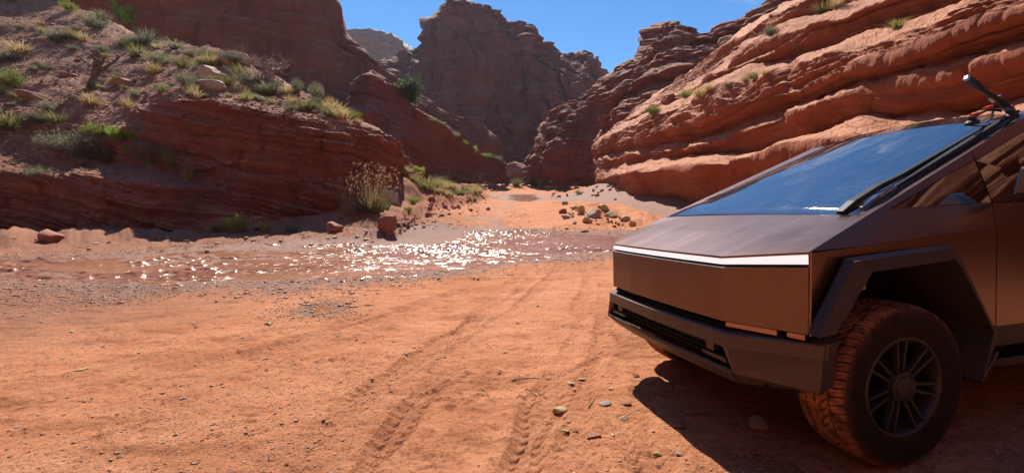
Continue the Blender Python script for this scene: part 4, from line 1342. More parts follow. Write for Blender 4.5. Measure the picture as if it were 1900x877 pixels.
# sides
for s in (1, -1):
    inw = (0, -s, 0)
    P = lambda x, z: side_at(x, z, s)
    ws = [0.612, 0.3, 0.0, -0.3, -0.597]
    # fender below the shoulder, wheel opening cut out
    low_f = [P(0.612, 1.176)] + [P(x, shoulder(x)[2]) for x in ws[1:]] + [P(-0.597, 0.735), P(-0.53, 0.735), P(-0.27, 1.115), P(0.41, 1.10), P(0.60, 0.79), P(0.612, 0.772)]
    slab('fender', low_f, M['paint'], truck, 0.008, inw)
    # upper wedge: fender and pillar as far as the door seam
    up_f = [ridgeP(0.606, s), *[P(x, shoulder(x)[2] + 0.001) for x in (0.3, 0.0, -0.3, -0.597)], P(-0.597, 1.30), P(-0.655, 1.41), P(0.046, 1.385), P(-0.689, 1.665), ridgeP(-0.70, s), ridgeP(0.0, s)]
    slab('pillar_panel', up_f, M['paint'], truck, 0.008, inw)
    slab('quarter_window', [P(0.040, 1.387), P(-0.654, 1.414), P(-0.688, 1.66)], M['sideglass'], truck, 0.006, inw)
    # front door
    xs_ = [-0.603, -1.0, -1.4, -1.72]
    slab('front_door', [P(x, shoulder(x)[2]) for x in xs_] + [P(-1.72, 0.73), P(-0.606, 0.732)], M['paint'], truck, 0.008, inw)
    slab('door_upper', [P(-0.603, shoulder(-0.603)[2] + 0.001), P(-0.603, 1.30), P(-0.66, 1.408), P(-1.72, 1.43), P(-1.72, shoulder(-1.72)[2] + 0.001)], M['paint'], truck, 0.008, inw)
    slab('door_window', [P(-0.664, 1.412), P(-0.697, 1.655), P(-1.36, 1.915), V3(-1.72, s * 0.80, 1.92), P(-1.72, 1.434)], M['sideglass'], truck, 0.006, inw)
    slab('window_frame', [P(-0.70, 1.662), ridgeP(-0.70, s), ridgeP(-1.40, s), V3(-2.3, s * 0.78, 1.93), V3(-2.3, s * 0.795, 1.88), V3(-1.72, s * 0.798, 1.925), P(-1.36, 1.918)], M['paint'], truck, 0.008, inw)
    # rear door and bed side
    ysz = lambda x, z: V3(x, s * (1.0 - max(0, z - 1.38) * 0.40), z)
    slab('rear_door', [ysz(-1.726, 1.36), ysz(-2.62, 1.40), V3(-2.62, s * 1.0, 0.98), V3(-2.5, s * 1.0, 0.73), V3(-1.726, s * 1.0, 0.73)], M['paint'], truck, 0.008, inw)
    slab('rear_window', [ysz(-1.726, 1.43), ysz(-2.75, 1.50), V3(-2.5, s * 0.80, 1.86), V3(-1.726, s * 0.80, 1.92)], M['sideglass'], truck, 0.006, inw)
    slab('bed_side', [ysz(-2.626, 1.40), ysz(-2.626, 1.49), V3(-2.78, s * 0.83, 1.82), V3(-4.5, s * 0.84, 1.60), V3(-4.62, s * 0.96, 1.22), V3(-4.55, s * 0.97, 0.80), V3(-4.2, s * 1.0, 0.80), V3(-3.95, s * 1.0, 1.14), V3(-3.3, s * 1.0, 1.16), V3(-2.95, s * 1.0, 0.74), V3(-2.626, s * 1.0, 0.80)], M['paint'], truck, 0.008, inw)
    slab('rocker', [V3(-0.59, s * 0.985, 0.728), V3(-2.95, s * 0.985, 0.728), V3(-2.95, s * 0.965, 0.60), V3(-0.585, s * 0.965, 0.60)], M['trim'], truck, 0.03, inw)
    slab('side_step', [V3(-0.60, s * 0.955, 0.520), V3(-0.70, s * 1.03, 0.560), V3(-2.9, s * 1.03, 0.56), V3(-2.95, s * 0.955, 0.50)], M['trim'], truck, 0.05, (0, -0.2 * s, -1))
    slab('under_sill', [V3(-0.58, s * 0.955, 0.598), V3(-2.95, s * 0.955, 0.598), V3(-2.95, s * 0.90, 0.44), V3(-0.58, s * 0.90, 0.44)], M['matte'], truck, 0.03, inw)
    slab('mud_guard', [V3(-0.455, s * 1.03, 0.45), V3(-0.47, s * 0.80, 0.44), V3(-0.585, s * 0.80, 0.60), V3(-0.575, s * 1.03, 0.60)], M['trim'], truck, 0.02, (-0.8, 0, -0.2))

    # angular wheel arch flare: outer outline, proud face, inner return
    def flare(cx, O, I, nm):
        vo = [V3(cx + x, s * 0.985, z) for x, z in O]
        vm = [V3(cx + x * 0.985, s * 1.028, z - 0.012) for x, z in O]
        vi = [V3(cx + x, s * 1.045, z) for x, z in I]
        vr = [V3(cx + x * 0.98, s * 0.80, z) for x, z in I]
        return strips(nm, [vo, vm, vi, vr], M['trim'], truck, 0.006, inw)
    O = [(0.66, 0.795), (0.435, 1.148), (-0.225, 1.192), (-0.290, 1.130), (-0.590, 0.700), (-0.475, 0.445)]
    I = [(0.565, 0.800), (0.345, 1.083), (-0.21, 1.118), (-0.262, 1.07), (-0.515, 0.72), (-0.435, 0.452)]
    flare(0, O, I, 'wheel_arch')
    flare(-3.635, [(-x, z) for x, z in O], [(-x, z) for x, z in I], 'wheel_arch')
    # liner tunnel and inner wall
    for cx, m_ in ((0, 1), (-3.635, -1)):
        ln = [(0.60, 0.80), (0.40, 1.12), (-0.24, 1.15), (-0.54, 0.72), (-0.50, 0.42)]
        a = [V3(cx + m_ * x, s * 1.0, z) for x, z in ln]
        bq = [V3(cx + m_ * x * 0.96, s * 0.55, z - 0.01) for x, z in ln]
        strips('arch_liner', [a, bq], M['liner'], truck, 0.01, (0, 0, 0.6))
        slab('arch_wall', [V3(cx + m_ * 0.58, s * 0.545, 0.72), V3(cx + m_ * 0.38, s * 0.545, 1.11), V3(cx - m_ * 0.23, s * 0.545, 1.14), V3(cx - m_ * 0.52, s * 0.545, 0.70), V3(cx - m_ * 0.5, s * 0.545, 0.42), V3(cx + m_ * 0.5, s * 0.545, 0.42)], M['matte'], truck, 0.02, inw)
    tube('suspension_arm', [V3(0.02, s * 0.55, 0.52), V3(0.02, s * 0.70, 0.46)], 0.03, M['matte'], truck, 10)
    tube('bump_stop', [V3(0.08, s * 0.80, 0.985), V3(0.08, s * 0.80, 0.945)], 0.017, M['seam'], truck, 8)
    # mirror
    mr = beam('mirror', [V3(-0.70, s * 1.13, 1.455), V3(-0.70, s * 1.13, 1.60)], 0.20, 0.10, (1, 0, 0), M['chrome_and_glint' if s > 0 else 'paint'], truck, [1, 0.8])
    beam('mirror_arm', [V3(-0.68, s * 0.985, 1.425), V3(-0.70, s * 1.10, 1.47)], 0.05, 0.022, (0, 0, 1), M['trim'], mr)
# closing surfaces
slab('underbody', [V3(0.72, 0.80, 0.47), V3(0.72, -0.80, 0.47), V3(-4.5, -0.80, 0.47), V3(-4.5, 0.80, 0.47)], M['matte'], truck, 0.04, (0, 0, 1))
for s in (1, -1):
    slab('chassis_rail', [V3(0.70, s * 0.53, 0.49), V3(0.70, s * 0.53, 1.08), V3(-0.62, s * 0.53, 1.15), V3(-4.5, s * 0.53, 1.2), V3(-4.5, s * 0.53, 0.49)], M['matte'], truck, 0.02, (0, -s, 0))
slab('tailgate', [V3(-4.56, 0.83, 1.6), V3(-4.66, 0.95, 1.22), V3(-4.6, 0.96, 0.8), V3(-4.6, -0.96, 0.8), V3(-4.66, -0.95, 1.22), V3(-4.56, -0.83, 1.6)], M['paint'], truck, 0.02, (1, 0, 0))
slab('tail_light', [V3(-4.668, 0.94, 1.25), V3(-4.66, 0.93, 1.29), V3(-4.66, -0.93, 1.29), V3(-4.668, -0.94, 1.25)], M['red'], truck, 0.01, (-1, 0, 0))

# wiper along the driver's pillar
def on_glass(x, yoff, up=0.0):
    r = ridgeP(x)
    return V3(x, r[1] - yoff, r[2] + 0.012 + up)


wp = beam('wiper', [on_glass(0.215, 0.125, 0.012), on_glass(0.13, 0.12, 0.032), on_glass(-0.08, 0.12, 0.036), on_glass(-0.22, 0.10, 0.034), on_glass(-0.60, 0.10, 0.026), on_glass(-1.10, 0.10, 0.018)], 0.048, 0.030, (0.38, 0, 0.92), M['black'], truck, [0.9, 1, 1, 0.8, 0.7, 0.55])
beam('wiper_blade', [on_glass(-0.10, 0.065, 0.010), on_glass(-0.70, 0.065, 0.010), on_glass(-1.34, 0.07, 0.010)], 0.040, 0.026, (0.38, 0, 0.92), M['black'], wp, [0.8, 1, 0.7])
beam('wiper_cover', [on_glass(0.14, 0.068, 0.008), on_glass(0.02, 0.062, 0.020), on_glass(-0.12, 0.060, 0.016)], 0.036, 0.022, (0.38, 0, 0.92), M['glass'], wp, [0.6, 1, 0.8])


# ---- wheels
def wheel(name):
    root = bpy.data.objects.new(name, None)
    C.objects.link(root)
    RO, RI = 0.4425, 0.268
    nT = 1080
    # profile: (axial, radius)
    prof_ = []
    for y in np.linspace(-0.108, 0.108, 47):
        prof_.append((y, RO - 0.10 * (abs(y) / 0.108) ** 4 * 0.09, 1.0))
    left = [(-0.122, 0.428, 0.8), (-0.134, 0.408, 0.16), (-0.141, 0.375, 0.03), (-0.142, 0.335, 0.02), (-0.136, 0.295, 0.03), (-0.122, RI, 0.05)]
    right = [(-a, b, c) for a, b, c in left]
    PR = left[::-1] + prof_ + right
    th = np.linspace(0, 2 * math.pi, nT, endpoint=False)
    V = np.zeros((len(PR), nT, 3)); dust = np.zeros((len(PR), nT))
    for i, (y, r, dv) in enumerate(PR):
        g = np.zeros(nT)
        if dv == 1.0 or dv == 0.8:
            ay = abs(y)
            sg = np.sign(y) or 1
            wob = 0.0035 * np.sin(th * 30)
            # circumferential grooves
            for yc in (0.066,):
                g += np.clip(1 - ((ay - yc - wob * 0.5) / 0.0055) ** 2, 0, 1)
            # shoulder cuts
            if ay > 0.066:
                ph = (th * 60 / (2 * math.pi) + ay * 6 * sg) % 1
                g += np.where(ph < 0.13, 1, 0)
                ph2 = (th * 60 / (2 * math.pi) + 0.5 + ay * 6 * sg) % 1
                g += np.where(ph2 < 0.06, 0.4, 0) * (ay > 0.08)
            else:
                # hooked centre blocks
                for k, amp, wdt in ((30, 0.022, 0.11), (30, -0.022, 0.10)):
                    ph = (th * k / (2 * math.pi) + (0.5 if amp < 0 else 0) + 9.0 * (y * sg) + 2200 * (ay - 0.03) ** 3 * 4) % 1
                    m = (ay > 0.012) & (ay < 0.062)
                    g += np.where((ph < wdt), 1.0, 0) * m
                zig = 0.012 * np.sign(np.sin(th * 30))
                g += np.clip(1 - ((y - zig) / 0.005) ** 2, 0, 1)
            g = np.clip(g, 0, 1)
        rr = r - 0.011 * g
        V[i, :, 0] = rr * np.sin(th); V[i, :, 1] = y; V[i, :, 2] = rr * np.cos(th)
        dust[i] = dv * (1 - g * 0.95)
    o = grid_mesh('tyre', V, M['tyre'], False, {'dust': dust}, close_u=True)
    o.parent = root
    # rim: barrel + lip (revolved), spokes, hub
    pr = [(0.124, RI + 0.002), (0.130, RI - 0.004), (0.128, RI - 0.014), (0.112, RI - 0.022), (0.05, RI - 0.034), (-0.10, RI - 0.03), (-0.12, RI)]
    t2 = np.linspace(0, 2 * math.pi, 120, endpoint=False)
    V = np.array([[[r * math.sin(t), y, r * math.cos(t)] for t in t2] for y, r in pr])
    rim = grid_mesh('rim', V, M['rim'], True, None, close_u=True)
    rim.parent = root
    V = np.array([[[r * math.sin(t), y, r * math.cos(t)] for t in t2] for y, r in ((-0.02, 0.245), (-0.02, 0.001))])
    dsk = grid_mesh('brake_disc', V, M['matte'], False, None, close_u=True); dsk.parent = root
    for k in range(7):
        a0 = 2 * math.pi * k / 7
        vs = []; fs = []
        for sgn in (-1, 1):
            pth = []
            for r, off, y in ((0.070, 0.020, 0.098), (0.12, 0.020, 0.106), (0.19, 0.026, 0.110), (0.252, 0.034, 0.116)):
                c_, s_ = math.cos(a0), math.sin(a0)
                pth.append(V3(r * s_ + sgn * off * c_, y, r * c_ - sgn * off * s_))
            w0, h0 = 0.0185, 0.03
            base_i = len(vs)
            for i, p in enumerate(pth):
                d = pth[min(i + 1, 3)] - pth[max(i - 1, 0)]; d /= np.linalg.norm(d)
                sd_ = np.cross(d, (0, 1, 0)); up_ = np.cross(sd_, d)
                wk = w0 * (1.15 - 0.12 * i)
                for a, b in ((-0.75, 1), (0.75, 1), (1, -1), (-1, -1)):
                    vs.append(p + sd_ * a * wk / 2 + up_ * b * h0 / 2 * (1 if b < 0 else 0.5) * -1 * -1)
            for i in range(3):
                for j in range(4):
                    fs.append([base_i + i * 4 + j, base_i + i * 4 + (j + 1) % 4, base_i + i * 4 + 4 + (j + 1) % 4, base_i + i * 4 + 4 + j])
            fs += [[base_i + 3, base_i + 2, base_i + 1, base_i], [base_i + 12, base_i + 13, base_i + 14, base_i + 15]]
        me = poly_mesh('spoke', vs, fs, M['rim'])
        bm = bmesh.new(); bm.from_mesh(me); bmesh.ops.recalc_face_normals(bm, faces=bm.faces); bm.to_mesh(me); bm.free()
        sp = link('spoke', me, rim)
    # seven sided cap with a raised centre and notches
    n7 = 7
    vs = []; fs = []
    lev = [(0.096, 0.092), (0.088, 0.124), (0.078, 0.128), (0.073, 0.121), (0.066, 0.121), (0.060, 0.130), (0.0, 0.131)]
    for r, y in lev:
        for k in range(n7):
            t = 2 * math.pi * (k + 0.5) / n7
            vs.append(V3(max(r, 0.001) * math.sin(t), y, max(r, 0.001) * math.cos(t)))
    for i in range(len(lev) - 1):
        for k in range(n7):
            fs.append([i * n7 + k, i * n7 + (k + 1) % n7, (i + 1) * n7 + (k + 1) % n7, (i + 1) * n7 + k])
    me = poly_mesh('hub_cap', vs, fs, M['rim'])
    bm = bmesh.new(); bm.from_mesh(me); bmesh.ops.recalc_face_normals(bm, faces=bm.faces); bm.to_mesh(me); bm.free()
    link('hub_cap', me, root)
    return root


wh = wheel('wheel')
wh.parent = truck
wh.location = (0, 0.842, 0.4425)
wh.rotation_euler = (0, R(4), 0)
for (x, y, rz) in ((0, -0.842, math.pi), (-3.635, 0.842, 0), (-3.635, -0.842, math.pi)):
    c = copy_tree(wh, truck)
    c.location = (x, y, 0.4425)
    c.rotation_euler = (0, R(17), rz)

# ---- camera arm clamped on the windshield by suction cups
mount = bpy.data.objects.new('camera_mount', None)
C.objects.link(mount)
ML = on_glass(-1.12, 0.10, 0.0)
mount.matrix_world = TM @ Matrix.Translation(Vector(ML))
tag(mount, 'black camera arm with red knobs standing on suction cups at the top of the windshield', 'camera mount')
def lm(px, row, Y):          # a point in the truck frame on the given Y plane, expressed from the mount's foot
    inv = TM.inverted()
    o_ = inv @ Vector(CAM); d_ = (inv.to_3x3() @ Vector(ray(px, row)))
    t = (Y - o_.y) / d_.y
    q = o_ + d_ * t
    return np.array(q) - ML


def cup(name, p, r=0.035):
    path = [p + V3(0, 0, -0.02), p + V3(0.004, 0, 0.0), p + V3(0.008, 0, 0.012), p + V3(0.012, 0, 0.03)]
    c_ = tube(name, path, [r, r * 0.98, r * 0.6, r * 0.5], M['black'], mount, 16)
    return c_


ya = 0.72
cA = lm(1804, 229, ya); cB = lm(1876, 217, 0.77); cC = lm(1838, 222, 0.45)
for c_ in (cA, cB, cC): cup('suction_cup', c_ + V3(0, 0, 0.01))
hubp = lm(1843, 204, 0.66)
armA = tube('arm', [cA + V3(0, 0, 0.03), lm(1812, 214, 0.70), lm(1830, 205, 0.68), hubp, lm(1858, 206, 0.66)], 0.007, M['black'], mount, 8)
tube('arm', [cB + V3(0, 0, 0.03), lm(1874, 205, 0.74), lm(1866, 200, 0.68)], 0.014, M['black'], mount, 8)
tube('arm', [cC + V3(0, 0, 0.03), lm(1842, 210, 0.55), hubp], 0.007, M['black'], mount, 8)
tube('base_plate', [lm(1800, 233, 0.71), lm(1822, 234, 0.70), lm(1842, 232, 0.70)], 0.005, M['chrome_and_glint'], mount, 8)
for (px, row) in ((1808, 212), (1833, 199)):
    beam('knob', [lm(px - 6, row + 2, 0.69), lm(px + 7, row - 2, 0.69)], 0.022, 0.016, (0, 0, 1), M['red'], mount)
beam('knob', [lm(1874, 197, 0.69), lm(1880, 205, 0.69)], 0.02, 0.02, (0, 0, 1), M['red'], mount)
pole = tube('pole', [lm(1880, 213, 0.70), lm(1862, 192, 0.67), lm(1840, 178, 0.655), lm(1820, 165, 0.645)], [0.022, 0.020, 0.014, 0.013], M['black'], mount, 12)
beam('camera_grip', [lm(1822, 165, 0.645), lm(1812, 158, 0.640), lm(1795, 146, 0.635)], 0.036, 0.030, (0, 1, 0.2), M['black'], mount, [0.7, 1, 0.95])
beam('lens_face', [lm(1795.5, 146.5, 0.635), lm(1792, 143.5, 0.6345)], 0.034, 0.026, (0, 1, 0.2), M['chrome_and_glint'], mount)
for (px, row) in ((1838, 186), (1853, 180), (1842, 190)):
    p = lm(px, row, 0.665)
    beam('clamp', [p, p + V3(-0.014, 0, 0.008)], 0.018, 0.014, (0, 0, 1), M['chrome_and_glint'], mount)
tag(tube('strap', [lm(1884, 213, 0.70), lm(1895, 209, 0.66), lm(1910, 205, 0.60)], 0.009, M['red'], mount, 8))


# ------------------------------------------------------------------ where things stand: rays from the eye onto the built terrain
deps = bpy.context.evaluated_depsgraph_get()
deps.update()
TREES = {}
for o in list(bpy.data.objects):
    if o.type == 'MESH' and o.get('kind') == 'structure' and 'water' not in o.name and 'pool' not in o.name and o.name != 'puddle':
        TREES[o.name] = BVHTree.FromObject(o, deps)


def place(px, row, only=None, push=0):
    d = Vector(ray(px, row)).normalized()
    best = None
    for k, t in TREES.items():
        if only and k not in only: continue
        h = t.ray_cast(Vector(CAM), d)
        if h[0] is not None and (best is None or h[3] < best[1]):
            best = (h[0], h[3], h[1], k)
    if best is None: return None
    return best


def drop(x, y, z=40, names=('ground',)):
    best = None
    for k in names:
        h = TREES[k].ray_cast(Vector((x, y, z)), Vector((0, 0, -1)))
        if h[0] is not None and (best is None or h[0].z > best[0].z): best = h
    return best


def px_size(p, n):
    """metres covered by n photo pixels at the depth of p"""
    return n * (p.y * math.cos(PITCH)) / FPX


# ------------------------------------------------------------------ stones
def stone_mesh(name, seed, mat, sub=3, blocky=0.5, rough=0.06):
    bm = bmesh.new()
    bmesh.ops.create_icosphere(bm, subdivisions=sub, radius=1.0)
    v = np.array([q.co[:] for q in bm.verts])
    rnd = np.random.RandomState(seed)
    # cut with random planes to give facets
    for k in range(int(6 + 8 * blocky)):
        n = rnd.normal(size=3); n[2] *= 0.7; n /= np.linalg.norm(n)
        c = rnd.uniform(0.52, 0.9) if blocky < 0.7 else rnd.uniform(0.42, 0.78)
        dd = v @ n
        m = dd > c
        v[m] -= np.outer((dd[m] - c), n) * (0.75 + 0.25 * min(1, blocky * 1.2))
    v *= 1 + ((0.10 if blocky < 0.7 else 0.05) * fbm(v * 1.1 + seed, 2, seed) + rough * fbm(v * 4 + seed, 3, seed + 1))[:, None]
    v /= np.abs(v).max(0)
    for q, c in zip(bm.verts, v): q.co = c
    me = bpy.data.meshes.new(name)
    bm.to_mesh(me); bm.free()
    me.materials.append(mat)
    me.polygons.foreach_set('use_smooth', np.zeros(len(me.polygons), bool) if sub < 3 else np.ones(len(me.polygons), bool))
    return me


_st = {}


def stone(px, row, wpx, hpx, mat='stone', label=None, group=None, name='rock', seed=None, depth=1.0, rot=None, sink=0.35, cat='rock', blocky=0.6, tilt=0.15):
    """a stone whose foot shows at (px, row)"""
    h = place(px, row)
    if h is None: return None
    p = h[0]
    seed = seed if seed is not None else random.randint(0, 9999)
    w = px_size(p, wpx) / 2; hh = px_size(p, hpx) / 2 * 1.1
    key = (seed, mat, blocky)
    if key not in _st:
        _st[key] = stone_mesh(name, seed, M[mat], 4 if wpx > 22 else 3, blocky)
    o = link(name, _st[key])
    o.scale = (w, w * depth, hh * (1 + sink * 0.6))
    o.rotation_euler = (random.uniform(-tilt, tilt), random.uniform(-tilt, tilt), rot if rot is not None else random.uniform(0, 6.28))
    o.location = p + Vector((0, w * depth * 0.6, hh * (1 - sink)))
    if label: tag(o, label, cat, group)
    return o


# named boulders and blocks
stone(716, 432, 40, 34, 'stone', 'large orange boulder at the water edge, at the left end of the dark road berm', seed=11, depth=0.9, blocky=0.8, rot=0.3)
stone(724, 376, 40, 24, 'pale', 'tan boulder tucked beside the tall dry reeds', seed=12, depth=0.8, rot=0.5)
stone(617, 429, 32, 18, 'stone', 'dark red stone in the shade left of the big orange boulder', seed=13)
stone(85, 449, 50, 20, 'stone', 'flat tilted red slab lying on the far bank at the left', seed=14, blocky=1.0, depth=0.8, tilt=0.25)
stone(382, 146, 60, 26, 'pale', 'pale rounded boulder on the hillside, upper one of the stacked pair', seed=15, depth=0.7, rot=0.1, tilt=0.05)
stone(384, 168, 62, 22, 'pale', 'pale flat boulder on the hillside, lower one of the stacked pair', seed=16, depth=0.7, rot=0.0, tilt=0.05)
stone(428, 116, 58, 22, 'pale', 'dark capped boulder on the crest of the hillside left of the bare tree', seed=17, depth=0.8, rot=0.2)
stone(277, 231, 40, 14, 'stone', 'flat orange slab at the head of the scree gully', seed=18, blocky=1.0, depth=0.7, tilt=0.05)
stone(60, 188, 84, 20, 'stone', 'long low ledge block sticking out of the hillside at the left', seed=19, blocky=1.0, depth=0.5, rot=0.15)
stone(228, 160, 46, 16, 'stone', 'red block beside the fallen white branch under the dead tree', seed=20, blocky=0.9)
stone(116, 143, 26, 12, 'stone', 'small tan stone above the long ledge block on the hillside', seed=21)
stone(945, 331, 78, 32, 'stone', 'big rounded red boulder blocking the canyon floor at the end of the road', seed=22, depth=0.7, blocky=0.4, rot=0.2, sink=0.2, tilt=0.05)
stone(878, 340, 22, 14, 'stone', 'small red boulder at the far left of the canyon floor', seed=23)
stone(1300, 163, 1, 1, 'stone') if False else None
stone(1246, 190, 32, 18, 'right', 'rounded orange boulder resting on the right hand ledge among grass', seed=25, blocky=0.4)
stone(678, 447, 18, 5, 'yellow', 'flat tan stone lying at the edge of the creek below the orange boulder', seed=26, blocky=1.0)
stone(800, 372, 18, 10, 'stone', 'small orange stone in the grass behind the road berm', seed=27)

# heap of pale rocks by the ford
heap = [(1078, 398, 17, 18, 'yellow', 'upright yellow block standing in the rock heap'), (1103, 404, 34, 16, 'pale', 'broad sloping tan block in the middle of the rock heap'),
        (1121, 390, 24, 11, 'yellow', 'pale yellow slab at the back of the rock heap'), (1138, 404, 36, 14, 'yellow', 'large broken yellow block at the right of the rock heap'),
        (1090, 414, 22, 12, 'yellow', 'dark faced yellow rock at the front of the rock heap'), (1052, 406, 24, 9, 'grey', 'flat grey stone at the left front of the rock heap'),
        (1046, 396, 16, 9, 'stone', 'low red stone at the left of the rock heap'), (1160, 409, 22, 9, 'yellow', 'low yellow stone at the right end of the rock heap'),
        (1174, 419, 14, 9, 'yellow', 'small two coloured stone at the far right tip of the rock heap'), (1066, 389, 14, 9, 'yellow', 'small greenish stone behind the upright block of the heap'),
        (1047, 380, 16, 8, 'grey', 'dark grey stone beyond the left side of the rock heap'), (1060, 399, 12, 7, 'yellow', 'little tan stone left of the upright yellow block'),
        (1066, 416, 10, 6, 'grey', 'dark pebble left of the dark faced yellow rock'), (1086, 431, 12, 5, 'grey', 'dark flat pebble in front of the rock heap'),
        (1051, 425, 13, 4, 'grey', 'thin dark slab lying left in front of the rock heap'), (1096, 397, 12, 8, 'yellow', 'small stone wedged behind the dark faced rock')]
for i, (px, row, w_, h_, mt, lb) in enumerate(heap):
    stone(px, row, w_, h_, mt, lb, 'rocks heaped beside the ford', seed=100 + i, blocky=0.8)
for i in range(28):
    px = random.uniform(1038, 1185); row = 383 + (px - 1038) * 0.18 + random.uniform(-4, 22)
    stone(px, row, random.uniform(4, 10), random.uniform(3, 6), random.choice(['stone', 'grey', 'yellow', 'stone']), 'small broken stone scattered round the rock heap by the ford', 'small stones round the rock heap', seed=200 + i % 8)
for i in range(32):
    px = random.uniform(1020, 1150); row = random.uniform(338, 372)
    stone(px, row, random.uniform(4, 12), random.uniform(3, 6), random.choice(['stone', 'stone', 'grey', 'pale']), 'small stone on the gravel slope at the foot of the right cliff', 'stones at the foot of the right cliff', seed=200 + i % 8)
for i in range(32):
    px = random.uniform(885, 1015); row = random.uniform(336, 356)
    stone(px, row, random.uniform(4, 11), random.uniform(3, 6), random.choice(['stone', 'stone', 'pale']), 'small red stone on the rubble bank across the end of the road', 'stones on the rubble bank at the road end', seed=200 + i % 8)
# clods of the berm at the left of the road
for i in range(130):
    t = random.random()
    px = 722 + t * 175 + random.gauss(0, 12); row = 428 - t * 60 + random.gauss(0, 9) - 2
    k_ = random.choice([3, 4, 4, 5, 7, 10]) * random.uniform(0.8, 1.2) * (1.2 - 0.5 * t)
    stone(px, row, k_, k_ * random.uniform(0.4, 0.9), 'stone', 'red clod in the crumbling berm at the left of the road', 'clods along the road berm', seed=200 + i % 8, name='clod', cat='clod')
for i in range(24):
    px = random.uniform(0, 700); row = random.uniform(440, 470)
    stone(px, row, random.uniform(5, 15), random.uniform(2, 5), random.choice(['stone', 'grey', 'pale']), 'flat stone on the muddy far bank of the creek', 'stones on the far bank', seed=200 + i % 8, blocky=0.9)
# stones in the foreground dirt
fg = [(1040, 768, 20, 30, 'yellow', 'upright wedge shaped yellow stone in the foreground dirt', 1.4, 1.5), (1048, 801, 20, 9, 'yellow', 'flat yellow stone below the wedge shaped one', .5, 0), (1068, 801, 13, 7, 'yellow', 'small yellow stone right of the flat yellow one', .5, 0),
      (1125, 752, 26, 13, 'grey', 'rounded grey speckled cobble in the foreground dirt', .8, .2), (1163, 751, 26, 13, 'stone', 'rounded pinkish cobble right of the grey cobble', .8, .3), (1157, 778, 27, 13, 'pale', 'two toned oval stone in the dirt under the pinkish cobble', .6, 0),
      (1105, 811, 36, 10, 'stone', 'half buried red slab in the foreground dirt', .6, .1), (1221, 844, 20, 13, 'yellow', 'pale yellow stone near the bottom edge beside the truck shadow', .8, .3), (1272, 766, 38, 13, 'stone', 'reddish stone inside the shadow in front of the truck', .5, -.2),
      (1264, 793, 40, 20, 'stone', 'broad dark stone on the edge of the truck shadow', .9, .3), (1250, 788, 16, 8, 'yellow', 'small yellow stone peeking out of the truck shadow edge', .8, 0), (1413, 796, 44, 34, 'pale', 'big angular stone in the truck shadow near the front tyre', .9, .5),
      (1183, 700, 16, 13, 'stone', 'small dark tipped stone touching the shadow of the front bumper', 1, 0), (1325, 722, 30, 10, 'stone', 'flat stone in the shade under the bumper', .6, .2), (148, 687, 26, 6, 'yellow', 'flat pale stone lying in the dirt at the far left', .7, 0),
      (338, 741, 14, 7, 'grey', 'lone grey pebble left of centre in the dirt', .9, 0), (29, 794, 13, 7, 'grey', 'grey pebble near the left edge of the dirt', .8, 0), (1262, 800, 12, 6, 'grey', 'bluish pebble under the shadow edge', .8, 0), (1075, 704, 22, 7, 'yellow', 'pale flat stone half sunk in the churned dirt', .6, 0),
      (1058, 712, 20, 5, 'pale', 'thin pale stone beside the churned track', .5, 0), (1135, 722, 12, 6, 'yellow', 'small tan pebble above the grey cobble', .8, 0), (1045, 606, 9, 4, 'stone', 'dark red chip between the tyre tracks', .7, 0), (1262, 846, 20, 14, 'pale', 'pale pink stone at the bottom edge under the shadow', .8, .5)]
for i, (px, row, w_, h_, mt, lb, dp_, rt) in enumerate(fg):
    stone(px, row, w_, h_ * 0.42, mt, lb, seed=300 + i, depth=max(dp_, h_ / w_), rot=rt, blocky=0.5 if 'round' in lb else 0.9, sink=0.45, cat='stone', name='stone', tilt=0.08)
for i in range(110):
    px = random.uniform(0, 1150); row = random.uniform(560, 872)
    if px > 700 and random.random() < 0.4: px = random.uniform(0, 600)
    k = random.uniform(4, 9) * (0.55 + row / 1400)
    stone(px, row, k, k * random.uniform(0.2, 0.4), (mt_ := random.choice(['yellow', 'grey', 'stone', 'stone', 'pale', 'pale'])), 'small %s pebble loose on the dirt %s' % ({'yellow': 'yellowish', 'grey': 'grey', 'stone': 'red', 'pale': 'tan'}[mt_], 'at the left of the view' if px < 400 else ('in the middle of the view' if px < 800 else 'near the front of the truck')), 'pebbles on the open dirt', seed=300 + i % 14, blocky=0.9, sink=0.4, cat='pebble', name='pebble')


# many small tufts on the hillside
def zone(px, row, cr, bt):
    if px > 440: return 'on the narrow hillside rim right of the stacked boulders'
    if row - cr < 16: return 'along the crest line of the left hillside'
    if px > 300: return 'round the stacked pale boulders on the hillside'
    if px < 130: return 'on the far left of the hillside, left of the dead snag'
    return 'on the hillside between the dead snag and the stacked boulders'



# hillside blocks
for i in range(150):
    px = random.uniform(0, 640)
    cr = np.interp(px, [0, 110, 200, 300, 400, 500, 640], [0, 6, 44, 82, 96, 146, 214])
    bt = np.interp(px, [0, 60, 200, 330, 500, 640], [300, 300, 300, 180, 205, 230])
    if bt - cr < 4: continue
    row = random.uniform(cr + 2, bt)
    k = random.uniform(4, 15)
    h_ = place(px, row)
    if h_ is None or h_[3] != 'hillside' or h_[2].z < 0.35: continue
    zn_ = zone(px, row, cr, bt); mt_ = random.choice(['stone', 'stone', 'stone', 'pale'])
    stone(px, row, k, k * random.uniform(0.35, 0.6), mt_, ('small red block ' if mt_ == 'stone' else 'small pale block ') + zn_, 'loose blocks ' + zn_, seed=200 + i % 8, blocky=0.9)


